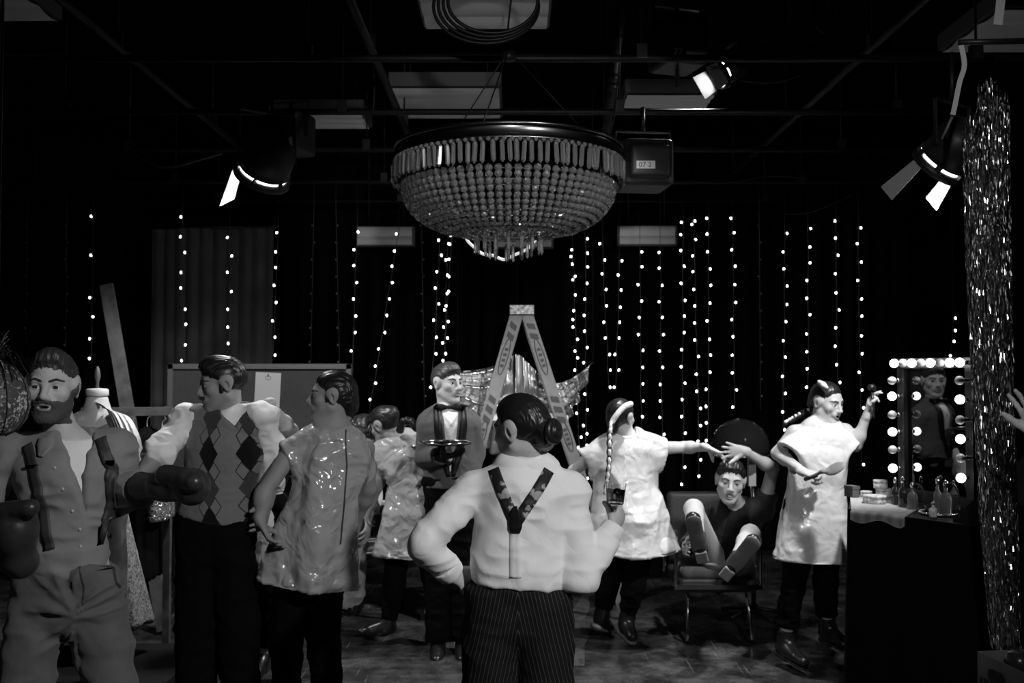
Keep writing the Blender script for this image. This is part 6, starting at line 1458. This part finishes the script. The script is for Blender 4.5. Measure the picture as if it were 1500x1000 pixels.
# ---------------- tinsel curtain, tape, carton
D = 3.9; rs = random.Random(11); mb = MB()
for k in range(520):
    u = rs.random(); g0 = rs.gauss(0, .5); xt = 1443+34*max(-1, min(1, (u*2-1)+.15*g0)); yt = 112+rs.uniform(0, 90)+(35 if xt < 1432 else 0)+40*abs(u-.6); yb = rs.choice((640, 760, 860, 940, 955))+rs.uniform(-30, 20); dd = D+rs.uniform(-.10, .10)
    xb = 1474+18*(u*2-1)+rs.uniform(-5, 5); n_ = int((yb-yt)/8); ph = rs.uniform(0, 6); tw = rs.uniform(.12, .5); v = []; w_ = rs.uniform(.0016, .0028); off = rs.uniform(-3, 3)
    for i in range(n_+1):
        t = i/n_; y = yt+(yb-yt)*t; f_ = (y-110)/840; x = xt+(xb-xt)*max(0, f_)**1.6+off*math.sin(ph+t*5); ph2 = ph+i*tw+rs.uniform(-1.3, 1.3); p_ = P(x+rs.uniform(-.5, .5), y, dd+rs.uniform(-.004, .004)); s_ = A(math.cos(ph2), math.sin(ph2), rs.uniform(-.3, .3))*w_; v += [p_-s_, p_+s_]
    mb.add(v, [(2*i, 2*i+1, 2*i+3, 2*i+2) for i in range(n_)])
o = mb.build('tinsel_curtain', M['foil'], label='glittering foil tinsel curtain hanging near the right edge', cat='tinsel', kind='stuff')
M['tape'] = mat('tape', .4, .7)
def strip(name, pts, w, m, lab, cat): 
    pts = spline(pts, 6); mb = MB(); T = np.gradient(pts, axis=0); v = []
    for p_, t in zip(pts, T): s_ = nrm(cross(t, A(.25, 1, .1)))*w/2; v += [p_-s_, p_+s_]
    k = len(v); v += [p_+A(0, .003, 0) for p_ in v]; n_ = len(pts)-1
    return mb.add(v, [(2*i, 2*i+1, 2*i+3, 2*i+2) for i in range(n_)]+[(k+2*i+2, k+2*i+3, k+2*i+1, k+2*i) for i in range(n_)], True).build(name, m, label=lab, cat=cat)
strip('tape_strip', [P(1468, -20, 3.88), P(1465, 12, 3.88), P(1462, 36, 3.86)], .032, M['tape'], 'pale tape strip hanging from the top right light panel', 'tape')
strip('tape_strip', [P(1408, 66, 3.9), P(1413, 95, 3.9), P(1406, 120, 3.9), P(1400, 150, 3.9), P(1396, 168, 3.9)], .018, M['tape'], 'crumpled tape strip hanging just left of the tinsel', 'tape')
MB().tube([P(1405, 62, 3.9), P(1500, 60, 3.9)], .012, 8).build('tinsel_rod', M['black_metal'], label='thin dark rod above the tinsel curtain', cat='rod')
hang('tie_cord', [P(1370, 225, 4.6), P(1384, 195, 4.5), P(1396, 168, 3.95)], .006, M['tape'], 'pale cord tied between the right lantern and the tape', 'cord')
M['carton'] = mat('carton', .14, .8, mott=.12, bump=(50, .001, 3)); M['carton_in'] = mat('carton_in', .05, .9)
fe = nrm(A(.12, -.993, 0)); pe = A(-fe[1], fe[0], 0)*-1; c0 = P(1433, 954, 3.35); hz = .32; zb = c0[2]-hz; B0 = A(c0[0], c0[1], zb)
pe = pe if pe[1] > 0 else -pe
o = empty('cardboard_carton', B0+fe*.2, 'open cardboard carton of fruit in the lower right corner', 'carton')
WL, WD = .46, .30
for a, b_ in ((B0, B0+fe*WL), (B0+pe*WD, B0+fe*WL+pe*WD), (B0, B0+pe*WD), (B0+fe*WL, B0+fe*WL+pe*WD)):
    MB().bar(a+A(0, 0, hz/2)+(b_-a)*0, b_+A(0, 0, hz/2), .006, hz, up=(0, 0, 1)).build('side_panel', M['carton'], o) if False else MB().add([a, b_, b_+A(0, 0, hz), a+A(0, 0, hz)]+[q+nrm(cross(A(0, 0, 1), b_-a))*.006 for q in (a, b_, b_+A(0, 0, hz), a+A(0, 0, hz))], [(0, 1, 2, 3), (7, 6, 5, 4), (0, 4, 5, 1), (1, 5, 6, 2), (2, 6, 7, 3), (3, 7, 4, 0)]).build('side_panel', M['carton'], o)
MB().add([B0+A(0, 0, .004), B0+fe*WL+A(0, 0, .004), B0+fe*WL+pe*WD+A(0, 0, .004), B0+pe*WD+A(0, 0, .004)]+[B0+A(0, 0, .01), B0+fe*WL+A(0, 0, .01), B0+fe*WL+pe*WD+A(0, 0, .01), B0+pe*WD+A(0, 0, .01)], [(3, 2, 1, 0), (4, 5, 6, 7)]).build('bottom_panel', M['carton'], o)
nf = cross(fe, A(0, 0, 1)); nf = nf if nf[1] < 0 else -nf
hc = B0+fe*.105+A(0, 0, hz-.052)+nf*.003
mb = MB(); mb.prism([(.022*math.cos(t)+(.022 if math.cos(t) > 0 else -.022), .018*math.sin(t)) for t in np.linspace(0, 2*PI, 24, endpoint=False)], 0, .003, hc, fe, A(0, 0, 1), nf); mb.build('hand_hole', M['black_paint'], o)
text_mesh('lettering', 'KENT AL', B0+fe*.010+A(0, 0, hz-.100)+nf*.004, fe, A(0, 0, 1), .036, M['black_paint'], o, align='LEFT'); MB().prism([(.01, 0), (.36, 0), (.36, .006), (.01, .006)], 0, .002, B0+A(0, 0, hz-.112)+nf*.003, fe, A(0, 0, 1), nf).build('printed_rule', M['black_paint'], o)
text_mesh('lettering', 'SV', B0+fe*.165+A(0, 0, hz-.075)+nf*.004, fe, A(0, 0, 1), .034, M['black_paint'], o, align='LEFT')
M['fruit'] = mat('fruit', .03, .25, spec=.5)
for i, (u, v, z, lab) in enumerate(((.10, .08, .0, 'dark round fruit at the left end of the carton'), (.22, .10, .0, 'dark round fruit at the front middle of the carton'), (.14, .20, .02, 'dark round fruit at the back of the carton'))):
    q = B0+fe*u+pe*v+A(0, 0, hz-.012+z); fo = empty('fruit', q-A(0, 0, .045), lab, 'fruit', 'fruit in the carton'); MB().lathe([(.0, -.042), (.02, -.044), (.042, -.025), (.047, .003), (.038, .032), (.018, .040), (.0, .034)], q, 18).build('flesh', M['fruit'], fo); MB().tube([q+A(0, 0, .034), q+A(.004, 0, .055)], .002, 5).build('stem', M['wood_dark'], fo)
MB().box(B0+fe*.22+pe*.15+A(0, 0, (hz-.06)/2+.01), (.40, .25, hz-.07), np.array([fe, pe, A(0, 0, 1)])).build('packing_paper', M['carton_in'], label='crumpled packing paper under the fruit in the carton', cat='paper')
MB().box(B0*[1, 1, 0]+fe*.23+pe*.15+A(0, 0, zb/2-.001), (.50, .34, zb-.004), np.array([fe, pe, A(0, 0, 1)])).build('plinth', M['black_paint'], label='black plinth under the cardboard carton at the lower right', cat='plinth')
# floor streak: a reflection put in as a mottled pale strip
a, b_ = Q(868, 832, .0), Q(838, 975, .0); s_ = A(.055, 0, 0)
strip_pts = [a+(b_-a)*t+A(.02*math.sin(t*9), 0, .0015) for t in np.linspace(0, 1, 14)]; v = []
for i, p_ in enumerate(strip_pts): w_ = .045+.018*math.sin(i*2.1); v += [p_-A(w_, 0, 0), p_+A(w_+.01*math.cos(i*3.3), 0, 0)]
MB().add(v, [(2*i+1, 2*i, 2*i+2, 2*i+3) for i in range(13)]).build('floor_reflection', mat('floor_reflection', .06, .5, mott=.7, mscale=30), label='pale streak painted as a reflection on the floor right of the central woman', cat='tape')
# ================================================================ light and camera
def spot(name, loc, tgt, W, ang, blend=.4, r=.06):
    l = bpy.data.lights.new(name, 'SPOT'); l.energy = W; l.spot_size = math.radians(ang); l.spot_blend = blend; l.shadow_soft_size = r
    o = bpy.data.objects.new(name, l); COL.objects.link(o); o.location = Vector(loc); d = Vector(np.asarray(tgt, float)-np.asarray(loc, float)); o.rotation_euler = d.to_track_quat('-Z', 'Y').to_euler(); return o
def lanspot(k, W, ang, tgt=None, off=.06, **kw):
    c, a = LAN[k]; loc = c+a*off; return spot('beam_'+k, loc, loc+a if tgt is None else tgt, W, ang, **kw)
lanspot('right', 180, 78, (1.75, 6.1, 1.0), blend=.8)
lanspot('left', 110, 130, (-1.7, 6.0, .6))
lanspot('back', 330, 75, (-.2, 5.4, .3))
spot('front_of_house', (2.3, -.3, 3.7), (-.62, 4.3, 1.0), 640, 38, .5, .10)
spot('fill_left', (-2.6, .2, 3.3), (-1.5, 3.6, 1.1), 12, 60, .8, .15)  # weak unseen fill, added as soft spill on the bearded man
spot('house_centre', (.4, -1.5, 2.2), (0, 4.5, 2.55), 330, 20, .5, .08)
spot('drape_fill', (.75, 4.3, 3.15), (.03, 7.45, 1.4), 240, 20, .5, .22)  # added lamp without a fixture, for bright streaks on the silver drape
spot('tinsel_fill', (.2, -.2, 3.2), (1.95, 3.9, 1.9), 220, 40, .6, .05)  # unseen spot added to make the tinsel curtain brighter
w = bpy.data.worlds.new('world'); SC.world = w; w.use_nodes = True; w.node_tree.nodes['Background'].inputs[0].default_value = (1, 1, 1, 1); w.node_tree.nodes['Background'].inputs[1].default_value = .0
cam = bpy.data.cameras.new('camera'); cam.lens = 35; cam.sensor_width = 36; co = bpy.data.objects.new('camera', cam); COL.objects.link(co)
co.location = (0, 0, CAMZ); co.rotation_euler = (PI/2+PITCH, 0, 0); SC.camera = co; cam.clip_start = .05
cam.dof.use_dof = True; cam.dof.focus_distance = 3.7; cam.dof.aperture_fstop = 4.0
SC.view_settings.view_transform = 'Standard'; SC.view_settings.look = 'None'; SC.view_settings.gamma = 1; SC.view_settings.exposure = 0.; SC.view_settings.use_curve_mapping = False
SC.cycles.use_denoising = True; SC.cycles.max_bounces = 8; SC.cycles.sample_clamp_indirect = 4.; SC.cycles.caustics_reflective = False; SC.cycles.caustics_refractive = False
